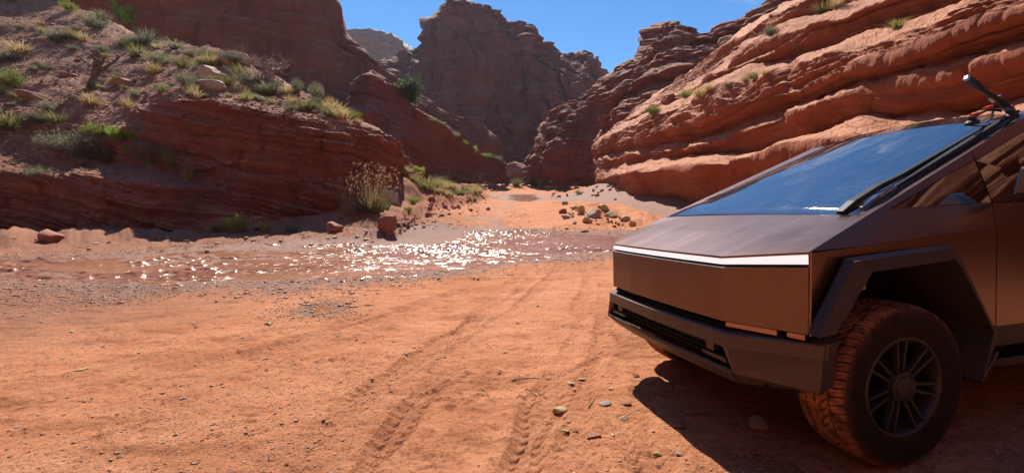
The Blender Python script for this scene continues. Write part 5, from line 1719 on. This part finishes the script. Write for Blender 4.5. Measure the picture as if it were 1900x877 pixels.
# ------------------------------------------------------------------ gravel and scree (uncountable)
def scatter_mesh(name, pts, sizes, mat, seed=0, flat=0.5):
    rnd = np.random.RandomState(seed)
    # small irregular stone of 8 verts
    base = np.array([[1, 0, 0], [0.25, 0.95, 0.1], [-0.85, 0.5, 0], [-0.8, -0.55, 0.05], [0.3, -0.95, 0], [0.15, 0.05, 0.95], [-0.25, 0.2, 0.85], [0.05, 0, -0.6]])
    fc = np.array([[0, 1, 5], [1, 6, 5], [1, 2, 6], [2, 3, 6], [3, 5, 6], [3, 4, 5], [4, 0, 5], [1, 0, 7], [2, 1, 7], [3, 2, 7], [4, 3, 7], [0, 4, 7]])
    n = len(pts)
    a = rnd.uniform(0, 2 * math.pi, n)
    v = base[None] * rnd.uniform(0.65, 1.25, (n, 8, 3)) * sizes[:, None, None] * np.array([1, 0.75, flat])
    x = v[..., 0] * np.cos(a)[:, None] - v[..., 1] * np.sin(a)[:, None]
    y = v[..., 0] * np.sin(a)[:, None] + v[..., 1] * np.cos(a)[:, None]
    V = np.stack([x, y, v[..., 2]], -1) + pts[:, None]
    F = (fc[None] + (np.arange(n) * 8)[:, None, None]).reshape(-1, 3)
    me = bpy.data.meshes.new(name)
    me.vertices.add(n * 8); me.vertices.foreach_set('co', V.reshape(-1).astype(np.float32))
    me.loops.add(F.size); me.loops.foreach_set('vertex_index', F.reshape(-1).astype(np.int32))
    me.polygons.add(len(F)); me.polygons.foreach_set('loop_start', np.arange(0, F.size, 3, dtype=np.int32)); me.polygons.foreach_set('loop_total', np.full(len(F), 3, dtype=np.int32))
    me.update(calc_edges=True)
    me.materials.append(mat)
    o = link(name, me)
    tag(o, kind='stuff')
    return o


def pebble_mat(name, cols):
    m, nt, b = mat_new(name)
    g = N(nt, 'ShaderNodeNewGeometry')
    n_ = len(cols)
    nt.links.new(ramp(nt, g.outputs['Random Per Island'], [(i / max(1, n_ - 1), c) for i, c in enumerate(cols)]), b.inputs['Base Color'])
    b.inputs['Roughness'].default_value = 0.8
    return m


M['gravel'] = pebble_mat('gravel', [(0.26, 0.1, 0.055), (0.36, 0.15, 0.08), (0.3, 0.17, 0.11), (0.42, 0.2, 0.11), (0.32, 0.24, 0.19), (0.44, 0.22, 0.13), (0.5, 0.38, 0.24)])
M['scree'] = pebble_mat('scree', [(0.17, 0.06, 0.035), (0.25, 0.09, 0.05), (0.32, 0.13, 0.075), (0.22, 0.09, 0.055), (0.38, 0.19, 0.12), (0.45, 0.29, 0.2)])
rs = np.random.RandomState(5)
# image-like density over the visible floor
n = 60000
px = rs.uniform(-150, 1950, n); row = 368 + (900 - 368) * rs.uniform(0, 1, n) ** 0.75
d = Fw[None] + ((px - 950) / FPX)[:, None] * Rw - ((row - 438.5) / FPX)[:, None] * Uw
t = -(CAMH + 0.1) / d[:, 2]
for k in range(4):
    q = CAM + d * t[:, None]
    t = (base_z(q[:, 0], q[:, 1]) - CAMH) / d[:, 2]
q = CAM + d * t[:, None]
cl = fbm(P3(q[:, 0] * 0.6, q[:, 1] * 0.6, q[:, 0] * 0), 3, 88)
keep = (rs.uniform(-0.6, 0.9, n) < cl + 0.1 - 0.06 * q[:, 0])
q = q[keep]
zz = ground_fields(q[:, 0].copy(), q[:, 1].copy())[0]
sz = np.clip(rs.lognormal(-5.5, 0.5, len(q)), 0.002, 0.018) * (0.75 + 0.10 * q[:, 1])
scatter_mesh('gravel', np.stack([q[:, 0], q[:, 1], zz + sz * 0.12], -1), sz, M['gravel'], 1, 0.26)
# stones of the wet creek margins
n = 120000
px = rs.uniform(-50, 1260, n); row = rs.uniform(362, 600, n)
d = Fw[None] + ((px - 950) / FPX)[:, None] * Rw - ((row - 438.5) / FPX)[:, None] * Uw
t = np.full(n, 10.0)
for k in range(12):
    q = CAM + d * t[:, None]
    t = 0.5 * t + 0.5 * np.clip((base_z(q[:, 0], q[:, 1]) - CAMH) / d[:, 2], 1, 90)
q = CAM + d * t[:, None]
dd = np.minimum(np.minimum(sd_wob(q[:, 0], q[:, 1], puddle, 0.06, 3.0) * 2.5, sd_wob(q[:, 0], q[:, 1], track_wet, .5, .5)), sd_wob(q[:, 0], q[:, 1], creek)); dd = np.minimum(dd, np.minimum(sd_wob(q[:, 0], q[:, 1], creek2, .5, .4), sd_wob(q[:, 0], q[:, 1], pool3, .4, .5)))
keep = (dd > -0.35) & (dd < 2.2) & (rs.uniform(0, 1, n) < np.clip(1.1 - np.abs(dd - 0.3) / 1.6, 0.0, 1))
q = q[keep]
zz = ground_fields(q[:, 0].copy(), q[:, 1].copy())[0]
sz = np.clip(rs.lognormal(-4.6, 0.6, len(q)), 0.004, 0.07) * (0.6 + 0.075 * q[:, 1])
M['wetgravel'] = pebble_mat('wet_gravel', [(0.30, 0.12, 0.065), (0.42, 0.18, 0.10), (0.36, 0.19, 0.12), (0.48, 0.24, 0.14), (0.42, 0.27, 0.18), (0.6, 0.42, 0.3)])
M['wetgravel'].node_tree.nodes['Principled BSDF'].inputs['Roughness'].default_value = 0.27
M['wetgravel'].node_tree.nodes['Principled BSDF'].inputs['Specular IOR Level'].default_value = 0.25
scatter_mesh('creek_gravel', np.stack([q[:, 0], q[:, 1], zz + sz * 0.1], -1), sz, M['wetgravel'], 2, 0.24)
# scree over the hillside
me = hillside.data
nv_ = len(me.vertices)
co = np.zeros(nv_ * 3, np.float32); me.vertices.foreach_get('co', co); co = co.reshape(-1, 3)
no = np.zeros(nv_ * 3, np.float32); me.vertices.foreach_get('normal', no); no = no.reshape(-1, 3)
vis = np.where((np.abs(no[:, 2]) > 0.55) & (co[:, 0] > -48) & (co[:, 2] > 1.5))[0]
pick = rs.choice(vis, 30000)
pts = co[pick] + rs.uniform(-0.06, 0.06, (len(pick), 3)) * np.array([1, 1, 0.2])
scatter_mesh('scree', pts + np.array([0, 0, 0.01]), np.clip(rs.lognormal(-3.15, 0.5, len(pick)), 0.015, 0.16), M['scree'], 3, 0.55)


# ------------------------------------------------------------------ plants
def strand_mesh(name, mat, n, h=1.0, spread=0.5, base_r=0.12, width=0.012, droop=0.5, seed=0, seg=4, tips=0.0, thick_base=1.0):
    """tuft of curved blades; unit height"""
    rnd = np.random.RandomState(seed)
    vs = []; fs = []
    for i in range(n):
        a = rnd.uniform(0, 2 * math.pi); rr_ = base_r * math.sqrt(rnd.uniform())
        p = np.array([rr_ * math.cos(a), rr_ * math.sin(a), -0.03])
        a2 = a + rnd.normal() * 0.7
        lean = abs(rnd.normal()) * spread
        L_ = h * rnd.uniform(0.55, 1.05)
        dirv = np.array([math.cos(a2) * lean, math.sin(a2) * lean, 1.0]); dirv /= np.linalg.norm(dirv)
        side = np.array([-math.sin(a2 + rnd.uniform(-1, 1)), math.cos(a2), 0.0])
        w = width * rnd.uniform(0.6, 1.4)
        b0 = len(vs)
        for k in range(seg + 1):
            t_ = k / seg
            ww = w * (1 - t_ ** 2 * 0.85) * (thick_base if k == 0 else 1)
            vs += [p + side * ww, p - side * ww]
            dirv = dirv + np.array([math.cos(a2), math.sin(a2), -0.5]) * droop / seg * (0.3 + t_)
            dirv /= np.linalg.norm(dirv)
            p = p + dirv * L_ / seg
        for k in range(seg):
            fs.append([b0 + 2 * k, b0 + 2 * k + 1, b0 + 2 * k + 3, b0 + 2 * k + 2])
        if tips:
            for q_ in range(4):
                c_ = p + rnd.normal(size=3) * 0.02 * tips
                u_ = rnd.normal(size=3) * 0.018 * tips; v_ = rnd.normal(size=3) * 0.018 * tips
                b0 = len(vs); vs += [c_ - u_, c_ + v_, c_ + u_, c_ - v_]; fs.append([b0, b0 + 1, b0 + 2, b0 + 3])
    return poly_mesh(name, vs, fs, mat, False)


def leafy_mesh(name, mat, n_stem, n_leaf, seed=0, leaf=0.035, spread=0.9, w=1.0):
    """rounded shrub: leaf-sized faces along many stems, gaps between; unit height"""
    rnd = np.random.RandomState(seed)
    vs = []; fs = []
    for i in range(n_stem):
        a = rnd.uniform(0, 2 * math.pi); lean = rnd.uniform(0, 1) ** 0.6 * spread
        d_ = np.array([math.cos(a) * lean * w, math.sin(a) * lean * w, 1.0]); d_ /= np.linalg.norm(d_)
        L_ = rnd.uniform(0.55, 1.0)
        for j in range(n_leaf):
            t_ = rnd.uniform(0.15, 1) ** 0.7
            c_ = d_ * L_ * t_ + rnd.normal(size=3) * 0.05
            c_[2] = abs(c_[2])
            s_ = leaf * rnd.uniform(0.5, 1.3)
            u_ = rnd.normal(size=3); u_ /= np.linalg.norm(u_); u_ = u_ * 0.4 + d_ * 0.8
            v_ = np.cross(u_, rnd.normal(size=3)); v_ /= np.linalg.norm(v_) + 1e-6
            b0 = len(vs)
            vs += [c_ - u_ * s_, c_ + v_ * s_ * 0.45, c_ + u_ * s_, c_ - v_ * s_ * 0.45]
            fs.append([b0, b0 + 1, b0 + 2, b0 + 3])
    return poly_mesh(name, vs, fs, mat, False)


def twig_mesh(name, mat, n, seed=0, spread=1.0, r=0.008):
    rnd = np.random.RandomState(seed)
    vs = []; fs = []
    for i in range(n):
        a = rnd.uniform(0, 2 * math.pi); lean = rnd.uniform(0, 1) ** 0.7 * spread
        p = np.array([0.03 * math.cos(a), 0.03 * math.sin(a), -0.05]); d_ = np.array([math.cos(a) * lean, math.sin(a) * lean, 1.0]); d_ /= np.linalg.norm(d_)
        path = [p]
        for k in range(4):
            p = p + d_ * rnd.uniform(0.15, 0.25); d_ = d_ + rnd.normal(size=3) * 0.18; d_ /= np.linalg.norm(d_); path.append(p)
        v_, f_ = tube_geo(path, [r * (1 - 0.2 * k) for k in range(5)], 4)
        o_ = len(vs); vs += v_; fs += [[q_ + o_ for q_ in f] for f in f_]
    return poly_mesh(name, vs, fs, mat, False)


PR_ = {}
M['reed'] = foliage('dry_reed', (0.30, 0.17, 0.09), (0.45, 0.29, 0.16), (0.6, 0.45, 0.3))
for k, mt in enumerate(['straw', 'olive', 'sage', 'straw', 'olive', 'green']):
    PR_['tuft%d' % k] = strand_mesh('blades', M[mt], 230, 1.0, 0.6, 0.18, 0.012, 0.6, 400 + k)
PR_['tall'] = strand_mesh('blades', M['straw'], 150, 1.0, 0.3, 0.2, 0.010, 0.25, 410, tips=0.8)
PR_['reed'] = strand_mesh('stalks', M['reed'], 190, 1.0, 0.42, 0.26, 0.0045, 0.14, 411, tips=0.7, seg=5)
PR_['reedlow'] = strand_mesh('low_blades', M['olive'], 320, 0.62, 0.9, 0.3, 0.008, 0.6, 412)
for k, mt in enumerate(['sage', 'olive', 'green', 'bright', 'sage']):
    PR_['bush%d' % k] = leafy_mesh('foliage', M[mt], 130, 30, 420 + k, 0.032 if k != 3 else 0.045, 1.15)
PR_['twigs'] = twig_mesh('stems', M['bark_grey'], 46, 430)
PR_['upright'] = leafy_mesh('foliage', M['bright'], 36, 44, 440, 0.042, 0.4)


def plant(px, row, hpx, kind, wide=1.0, label=None, cat='shrub', group=None, name='shrub', twigs=False, only=None):
    h = place(px, row, only)
    if h is None: return None
    p = h[0]
    s = px_size(p, hpx)
    if twigs:
        o = bpy.data.objects.new(name, None); C.objects.link(o)
        a = link('foliage', PR_[kind], o); b = link('stems', PR_['twigs'], o)
        b.scale = (1.0, 1.0, 1.02)
    else:
        o = link(name, PR_[kind])
    o.location = p + Vector((0, 0.02, -0.02 * s))
    o.scale = (s * wide, s * wide, s)
    o.rotation_euler = (0, 0, random.uniform(0, 6.28))
    tag(o, label, cat, group)
    return o


# singled-out plants on the left hillside
for (px, row, h, k, w, lb) in [
    (150, 300, 66, 'bush0', 1.0, 'wide dark grey-green shrub in the middle of the shrub patch above the lit slabs'),
    (105, 285, 44, 'bush4', 1.1, 'dull brownish shrub at the left of the shrub patch'),
    (178, 262, 42, 'bush2', 0.9, 'yellow-green leafy shrub at the top of the shrub patch'),
    (215, 262, 32, 'bush3', 0.8, 'bright green shrub right of the top of the shrub patch'),
    (195, 300, 46, 'tuft1', 1.0, 'olive grass bush at the lower middle of the shrub patch'),
    (250, 262, 26, 'bush3', 0.9, 'vivid green low plant near the scree gully'),
    (282, 310, 56, 'bush0', 1.0, 'round grey-green bush at the right end of the shrub patch'),
    (318, 308, 46, 'tuft4', 0.9, 'fresh green-yellow grass bush beside the round grey-green bush'),
    (237, 285, 16, 'bush3', 1.0, 'tiny bright green plant between the shrubs'),
    (74, 338, 34, 'bush0', 1.1, 'dark shrub hanging over the lower rock face at the left'),
    (148, 310, 22, 'tuft0', 1.3, 'straw coloured tuft under the shrub patch'),
    (347, 336, 28, 'tall', 1.0, 'pale straw bush at the edge of the lit slabs'),
    (352, 386, 16, 'tall', 0.8, 'small straw tuft alone on the dark rock face'),
    (12, 165, 46, 'bush2', 1.1, 'large olive green shrub at the left edge of the view'),
    (14, 240, 46, 'tuft1', 1.2, 'big grass bush at the left edge above the shrub patch'),
    (236, 50, 38, 'upright', 1.0, 'vivid green upright shrub on the hillcrest against the dark cliff'),
    (218, 38, 36, 'upright', 0.6, 'thin bright green shoot left of the upright shrub on the crest'),
    (248, 54, 26, 'upright', 1.0, 'bright green leafy clump right of the upright shrub on the crest'),
    (274, 84, 34, 'tuft2', 1.1, 'large pale grey-green grass bush on the crest'),
    (172, 55, 32, 'bush4', 1.1, 'grey bush below the crest left of the green shrub'),
    (190, 38, 20, 'tuft2', 1.5, 'low grey-green grass mound on the crest'),
    (128, 22, 22, 'bush2', 1.0, 'pale green bush near the top of the hillside'),
    (237, 202, 26, 'tuft3', 0.8, 'golden grass tuft at the head of the scree gully'),
    (448, 145, 28, 'tuft4', 1.3, 'greenish grass mound beside the stacked boulders'),
    (408, 122, 20, 'tuft3', 1.2, 'orange straw tuft in front of the dark capped boulder'),
    (345, 165, 36, 'bush0', 0.9, 'grey shrub at the left of the stacked pale boulders'),
    (362, 182, 26, 'tuft3', 1.0, 'golden tuft below the stacked pale boulders'),
    (422, 158, 24, 'tuft1', 1.0, 'olive tuft at the right of the stacked pale boulders'),
    (534, 176, 20, 'tuft3', 1.2, 'orange tuft below the bare tree'),
    (540, 196, 22, 'tuft3', 1.3, 'golden grass tuft on the rim right of the bare tree'),
    (538, 208, 18, 'bush0', 1.3, 'pale grey bushlet right at the rim of the left cliff'),
    (502, 172, 22, 'bush4', 1.0, 'grey bushlet at the foot of the bare tree'),
    (480, 158, 20, 'tuft3', 1.2, 'straw tuft left of the foot of the bare tree'),
    (612, 196, 20, 'tuft3', 1.0, 'golden tuft at the end of the rim by the grey-green shrub'),
    (655, 224, 22, 'bush2', 1.2, 'green bush growing on the cliff crest halfway to the canyon'),
    (665, 230, 14, 'tuft0', 1.3, 'yellow bushlet just below the green crest bush')]:
    plant(px, row, h, k, w, lb, 'grass tuft' if k.startswith('tu') or k == 'tall' else 'shrub', name='grass_tuft' if (k.startswith('tu') or k == 'tall') else 'shrub', twigs=(h > 40 and k.startswith('bush')))
# grey half-bare shrubs on the crest
for (px, row, h, lb) in [(588, 192, 42, 'thin grey half bare shrub on the crest right of the bare tree'), (552, 176, 34, 'small wispy grey shrub between the bare tree and the half bare one')]:
    plant(px, row, h, 'bush0', 0.55, lb, 'shrub', name='shrub', twigs=True)
for i in range(125):
    px = random.uniform(-20, 640)
    cr = np.interp(px, [0, 110, 200, 300, 400, 500, 640], [0, 8, 46, 84, 98, 150, 216])
    bt = np.interp(px, [0, 60, 200, 330, 500, 640], [240, 250, 190, 175, 200, 226])
    if bt - cr < 4: continue
    row = random.uniform(cr + 3, bt)
    h_ = place(px, row)
    if h_ is None or h_[3] != 'hillside' or h_[2].z < 0.35: continue
    k = random.choice(['tuft0', 'tuft1', 'tuft3', 'tuft4', 'tuft2', 'bush4', 'bush0'])
    cl_ = {'tuft0': 'straw coloured', 'tuft3': 'golden', 'tuft1': 'olive', 'tuft4': 'yellow-green', 'tuft2': 'grey-green', 'bush4': 'grey leafy', 'bush0': 'dull leafy'}[k]
    zn_ = zone(px, row, cr, bt)
    plant(px, row, random.choice([8, 10, 12, 15, 20, 26]), k, random.uniform(1.0, 1.7), 'small %s tuft %s' % (cl_, zn_), 'grass tuft', 'small tufts %s' % zn_, 'grass_tuft')

# along the wash
for (px, row, h, k, w, lb) in [
    (442, 432, 42, 'bush2', 0.9, 'bright green and yellow bush at the foot of the left cliff'),
    (425, 428, 22, 'bush3', 1.0, 'low bright shrub at the left of the bush under the cliff'),
    (402, 430, 20, 'tuft3', 1.3, 'orange dry tuft left of the bush under the left cliff'),
    (492, 430, 26, 'tall', 1.3, 'shaded grey-brown grass right of the bush under the left cliff'),
    (540, 430, 20, 'tuft2', 1.6, 'low dark grass strip in the cliff shade'),
    (752, 320, 16, 'tuft3', 1.5, 'yellow grass at the top corner of the grassy bank'),
    (766, 336, 20, 'tuft3', 1.4, 'orange straw grass on the upper part of the grassy bank'),
    (783, 330, 22, 'upright', 0.9, 'bright green shrub on top of the grassy bank'),
    (772, 322, 16, 'upright', 0.8, 'small green sprig left of the bright shrub on the grassy bank'),
    (790, 354, 36, 'tuft1', 1.3, 'tall green-yellow grass in the middle of the grassy bank'),
    (812, 348, 26, 'tuft4', 1.4, 'olive grass right of the tall clump on the grassy bank'),
    (835, 354, 20, 'tuft0', 1.6, 'straw grass towards the right end of the grassy bank'),
    (768, 378, 16, 'bush2', 1.6, 'low green patch behind the road berm'),
    (758, 392, 12, 'bush2', 1.4, 'small green weed in the shade of the road berm'),
    (855, 362, 18, 'tuft5', 1.6, 'green grass at the right end of the bank by the road'),
    (873, 356, 14, 'tuft0', 1.5, 'dry grass at the tip of the bank by the road'),
    (942, 340, 24, 'bush2', 0.9, 'green bush in front of the rounded boulder at the road end'),
    (958, 344, 18, 'tuft4', 1.3, 'yellowish grass beside the green bush at the road end'),
    (905, 341, 12, 'tuft1', 1.6, 'olive grass at the left of the road end boulder'),
    (985, 341, 12, 'tuft4', 1.8, 'low green-yellow grass right of the road end boulder'),
    (1008, 343, 12, 'bush3', 1.4, 'bright green shrublet at the mouth of the canyon'),
    (1050, 350, 10, 'tuft0', 2.2, 'thin yellowish grass on the slope under the right cliff'),
    (1075, 360, 9, 'tuft4', 2.4, 'thin green grass on the gravel slope under the right cliff')]:
    plant(px, row, h, k, w, lb, 'grass' if k.startswith('tu') or k == 'tall' else 'shrub', name='grass_tuft' if (k.startswith('tu') or k == 'tall') else 'shrub', twigs=(h > 40))
for i in range(26):
    px = random.uniform(760, 890); row = np.interp(px, [760, 800, 890], [330, 340, 352]) + random.uniform(0, 22)
    plant(px, row, random.uniform(8, 16), random.choice(['tuft0', 'tuft1', 'tuft3', 'tuft5', 'tall']), 1.4, 'short mixed grass tuft on the grassy bank left of the road', 'grass', 'tufts on the grassy bank', 'grass_tuft')
for i in range(14):
    px = 815 + i * 6 + random.uniform(-3, 3); row = 337 + random.uniform(-2, 5)
    plant(px, row, random.uniform(9, 15), 'tall', 1.2, 'dry brown weed along the foot of the canyon wall behind the bank', 'weed', 'dry weeds at the wall foot', 'dry_weed')
# reeds
h = place(690, 392)
reed = bpy.data.objects.new('reed_clump', None); C.objects.link(reed)
link('stalks', PR_['reed'], reed); link('low_blades', PR_['reedlow'], reed)
s = px_size(h[0], 74)
reed.location = h[0]; reed.scale = (s * 0.95, s * 0.8, s)
tag(reed, 'tall clump of dry straw coloured reeds at the nose of the left cliff', 'reeds')
h = place(650, 398)
o = link('reed_clump', PR_['reed']); o.location = h[0]; s = px_size(h[0], 60); o.scale = (s * 0.6, s * 0.6, s); o.rotation_euler = (0, -0.25, 1)
tag(o, 'smaller grey clump of reeds leaning left beside the tall one', 'reeds')
# ledges of the middle and right cliffs
for (px, row, h, k, w, lb) in [
    (805, 229, 12, 'bush2', 1.6, 'green shrub on the ledge above the canyon mouth, left of a pair'),
    (822, 233, 9, 'tuft1', 1.6, 'small olive shrub beside the green one on the upper ledge'),
    (842, 258, 16, 'bush0', 1.3, 'grey-green bush at the start of the descending ledge'),
    (858, 272, 14, 'bush2', 1.4, 'green bush halfway down the descending ledge'),
    (880, 287, 18, 'upright', 1.1, 'bright green shrub on the descending ledge'),
    (902, 294, 13, 'bush2', 1.5, 'olive shrub near the end of the descending ledge'),
    (922, 301, 14, 'bush0', 1.3, 'last grey-green shrub at the end of the descending ledge'),
    (1212, 214, 22, 'bush2', 1.1, 'green bush on the lowest grassy spot of the right cliff top'),
    (1273, 184, 20, 'bush2', 1.2, 'green bush left of the pale grass on the right cliff'),
    (1300, 180, 24, 'tuft0', 1.3, 'pale yellow grass bush on the shelf of the right cliff'),
    (1318, 168, 16, 'tuft0', 1.5, 'pale grass higher up the same shelf of the right cliff'),
    (1384, 152, 14, 'tuft4', 1.3, 'small yellow-green tuft on the middle of the right shelf'),
    (1397, 148, 16, 'bush2', 1.2, 'green shrub on the shelf above the big overhanging block'),
    (1420, 140, 12, 'tuft0', 1.4, 'pale tuft at the right of the shelf shrub'),
    (1487, 92, 17, 'tuft4', 1.1, 'yellow-green tuft on the upper ledge of the right cliff'),
    (1428, 68, 24, 'bush4', 0.8, 'grey-green shrub high on the right cliff'),
    (1528, 24, 24, 'tuft1', 1.4, 'olive grass bush near the top of the right cliff'),
    (1552, 14, 20, 'tuft0', 1.3, 'straw bush at the top of the right cliff'),
    (1667, 52, 18, 'tuft4', 1.7, 'lone yellow-green tuft on the ledge of the right cliff'),
    (1350, 160, 10, 'tuft1', 1.6, 'tiny olive tuft between the shelf bushes on the right')]:
    plant(px, row, h, k, w, lb, 'shrub' if not k.startswith('tu') else 'grass tuft', name='grass_tuft' if k.startswith('tu') else 'shrub')


# ---- trees
def branch_tree(name, seed, levels, trunk_r, L0, spread, mat, up=0.35, kids=(3, 5), wig=0.25, shrink=0.68, seg=5):
    rnd = np.random.RandomState(seed)
    T = ([], []); B = ([], [])
    tipsl = []

    def grow(p, d, L_, r, lev):
        path = [p]; n = 4
        for k in range(n):
            d = d + rnd.normal(size=3) * wig * 0.5 + np.array([0, 0, up * 0.15]); d = d / np.linalg.norm(d)
            path.append(path[-1] + d * L_ / n)
        rad = [r * (1 - 0.45 * k / n) for k in range(n + 1)]
        tgt = T if lev == 0 else B
        v_, f_ = tube_geo(path, rad, seg if lev < 2 else 4)
        o_ = len(tgt[0]); tgt[0].extend(v_); tgt[1].extend([[q_ + o_ for q_ in f] for f in f_])
        if lev >= levels:
            tipsl.append(path[-1]); return
        for k in range(rnd.randint(kids[0], kids[1] + 1)):
            i = rnd.randint(1 if lev else 2, n + 1)
            a = rnd.uniform(0, 2 * math.pi)
            dd = d * (1 - spread * 0.5) + np.array([math.cos(a), math.sin(a), rnd.uniform(-0.1, 0.5)]) * spread
            dd /= np.linalg.norm(dd)
            grow(path[i], dd, L_ * shrink * rnd.uniform(0.7, 1.15), rad[i] * 0.66, lev + 1)
    grow(np.array([0, 0, -0.15]), np.array([0.05, 0, 1.0]), L0, trunk_r, 0)
    return T, B, tipsl


def put_tree(px, row, hpx, name, label, cat, seed, foliage_mat=None, **kw):
    h = place(px, row)
    T, B, tips = branch_tree(name, seed, **kw)
    allv = np.array(B[0]); H = allv[:, 2].max()
    root = bpy.data.objects.new(name, None); C.objects.link(root)
    link('trunk', poly_mesh('trunk', T[0], T[1], kw['mat']), root)
    link('branches', poly_mesh('branches', B[0], B[1], kw['mat']), root)
    if foliage_mat:
        rnd = np.random.RandomState(seed + 1)
        vs = []; fs = []
        for t_ in tips:
            for j in range(26):
                c_ = t_ + rnd.normal(size=3) * np.array([0.10, 0.10, 0.09])
                u_ = rnd.normal(size=3); u_ /= np.linalg.norm(u_); v_ = np.cross(u_, rnd.normal(size=3)); v_ /= np.linalg.norm(v_)
                s_ = rnd.uniform(0.02, 0.05)
                b0 = len(vs); vs += [c_ - u_ * s_, c_ + v_ * s_ * 0.6, c_ + u_ * s_, c_ - v_ * s_ * 0.6]; fs.append([b0, b0 + 1, b0 + 2, b0 + 3])
        link('crown', poly_mesh('crown', vs, fs, foliage_mat), root)
    s = px_size(h[0], hpx) / H
    root.location = h[0]; root.scale = (s, s, s)
    root.rotation_euler = (0, 0, random.uniform(0, 6))
    tag(root, label, cat)
    return root


put_tree(497, 160, 78, 'bare_tree', 'leafless grey tree with a dense twig crown on the hillside rim', 'tree', 5, mat=M['bark_grey'], levels=4, trunk_r=0.06, L0=0.36, spread=0.95, kids=(3, 4), wig=0.5, shrink=0.72, up=0.15)
put_tree(168, 160, 92, 'dead_tree', 'dead snag with a broken upright trunk and a long leaning limb on the left hillside', 'tree', 9, mat=M['bark'], levels=3, trunk_r=0.06, L0=0.75, spread=0.9, kids=(2, 3), wig=0.5, shrink=0.62)
put_tree(757, 204, 50, 'juniper_tree', 'dark green juniper tree on the cliff ledge left of the butte', 'tree', 12, foliage_mat=M['juniper'], mat=M['bark'], levels=3, trunk_r=0.05, L0=0.45, spread=0.75, kids=(4, 5), wig=0.3, shrink=0.66)
# fallen limb under the snag
h = place(195, 166)
s = px_size(h[0], 1)
o = tube('fallen_branch', [V3(-20, 0, 2) * s, V3(-6, 1, 3) * s, V3(6, -2, 2) * s, V3(16, 0, 9) * s], [2.2 * s, 2.4 * s, 2.0 * s, 0.8 * s], M['bark_grey'], None, 7)
o.location = h[0]
tag(o, 'bleached fallen branch lying under the dead snag', 'branch')
# twigs in the foreground dirt
for (x0_, y0_, x1_, y1_, lb) in [(975, 722, 1014, 738, 'dry twig lying in the dirt left of the wedge shaped stone'), (950, 706, 1000, 702, 'dark curved twig along the rim of the churned track'),
                                 (1092, 756, 1104, 738, 'short pale straw piece between the wedge stone and the grey cobble'), (895, 722, 906, 736, 'short yellow straw alone on the dirt')]:
    a = place(x0_, y0_)[0]; b = place(x1_, y1_)[0]
    o = tube('twig', [V3(0, 0, 0.006), np.array((b - a) * 0.5) + V3(0.01, 0.004, 0.012), np.array(b - a) + V3(0, 0, 0.006)], [0.005, 0.0045, 0.003], M['bark'] if 'dark' in lb else M['straw'], None, 6)
    o.location = a
    tag(o, lb, 'twig')


# ------------------------------------------------------------------ air
hv = bpy.data.meshes.new('haze')
x0, x1, y0, y1, z0, z1 = -190, 190, -45, 460, -4, 128
vs = [(x, y, z) for x in (x0, x1) for y in (y0, y1) for z in (z0, z1)]
hv.from_pydata(vs, [], [(0, 1, 3, 2), (4, 6, 7, 5), (0, 4, 5, 1), (2, 3, 7, 6), (0, 2, 6, 4), (1, 5, 7, 3)])
mh = bpy.data.materials.new('haze_air'); mh.use_nodes = True
nt = mh.node_tree; nt.nodes.clear()
pv = nt.nodes.new('ShaderNodeVolumePrincipled')
pv.inputs['Color'].default_value = (0.72, 0.82, 1.0, 1)
pv.inputs['Density'].default_value = 0.00014
pv.inputs['Anisotropy'].default_value = 0.3
on = nt.nodes.new('ShaderNodeOutputMaterial')
nt.links.new(pv.outputs[0], on.inputs['Volume'])
hv.materials.append(mh)
tag(link('haze', hv), kind='stuff')
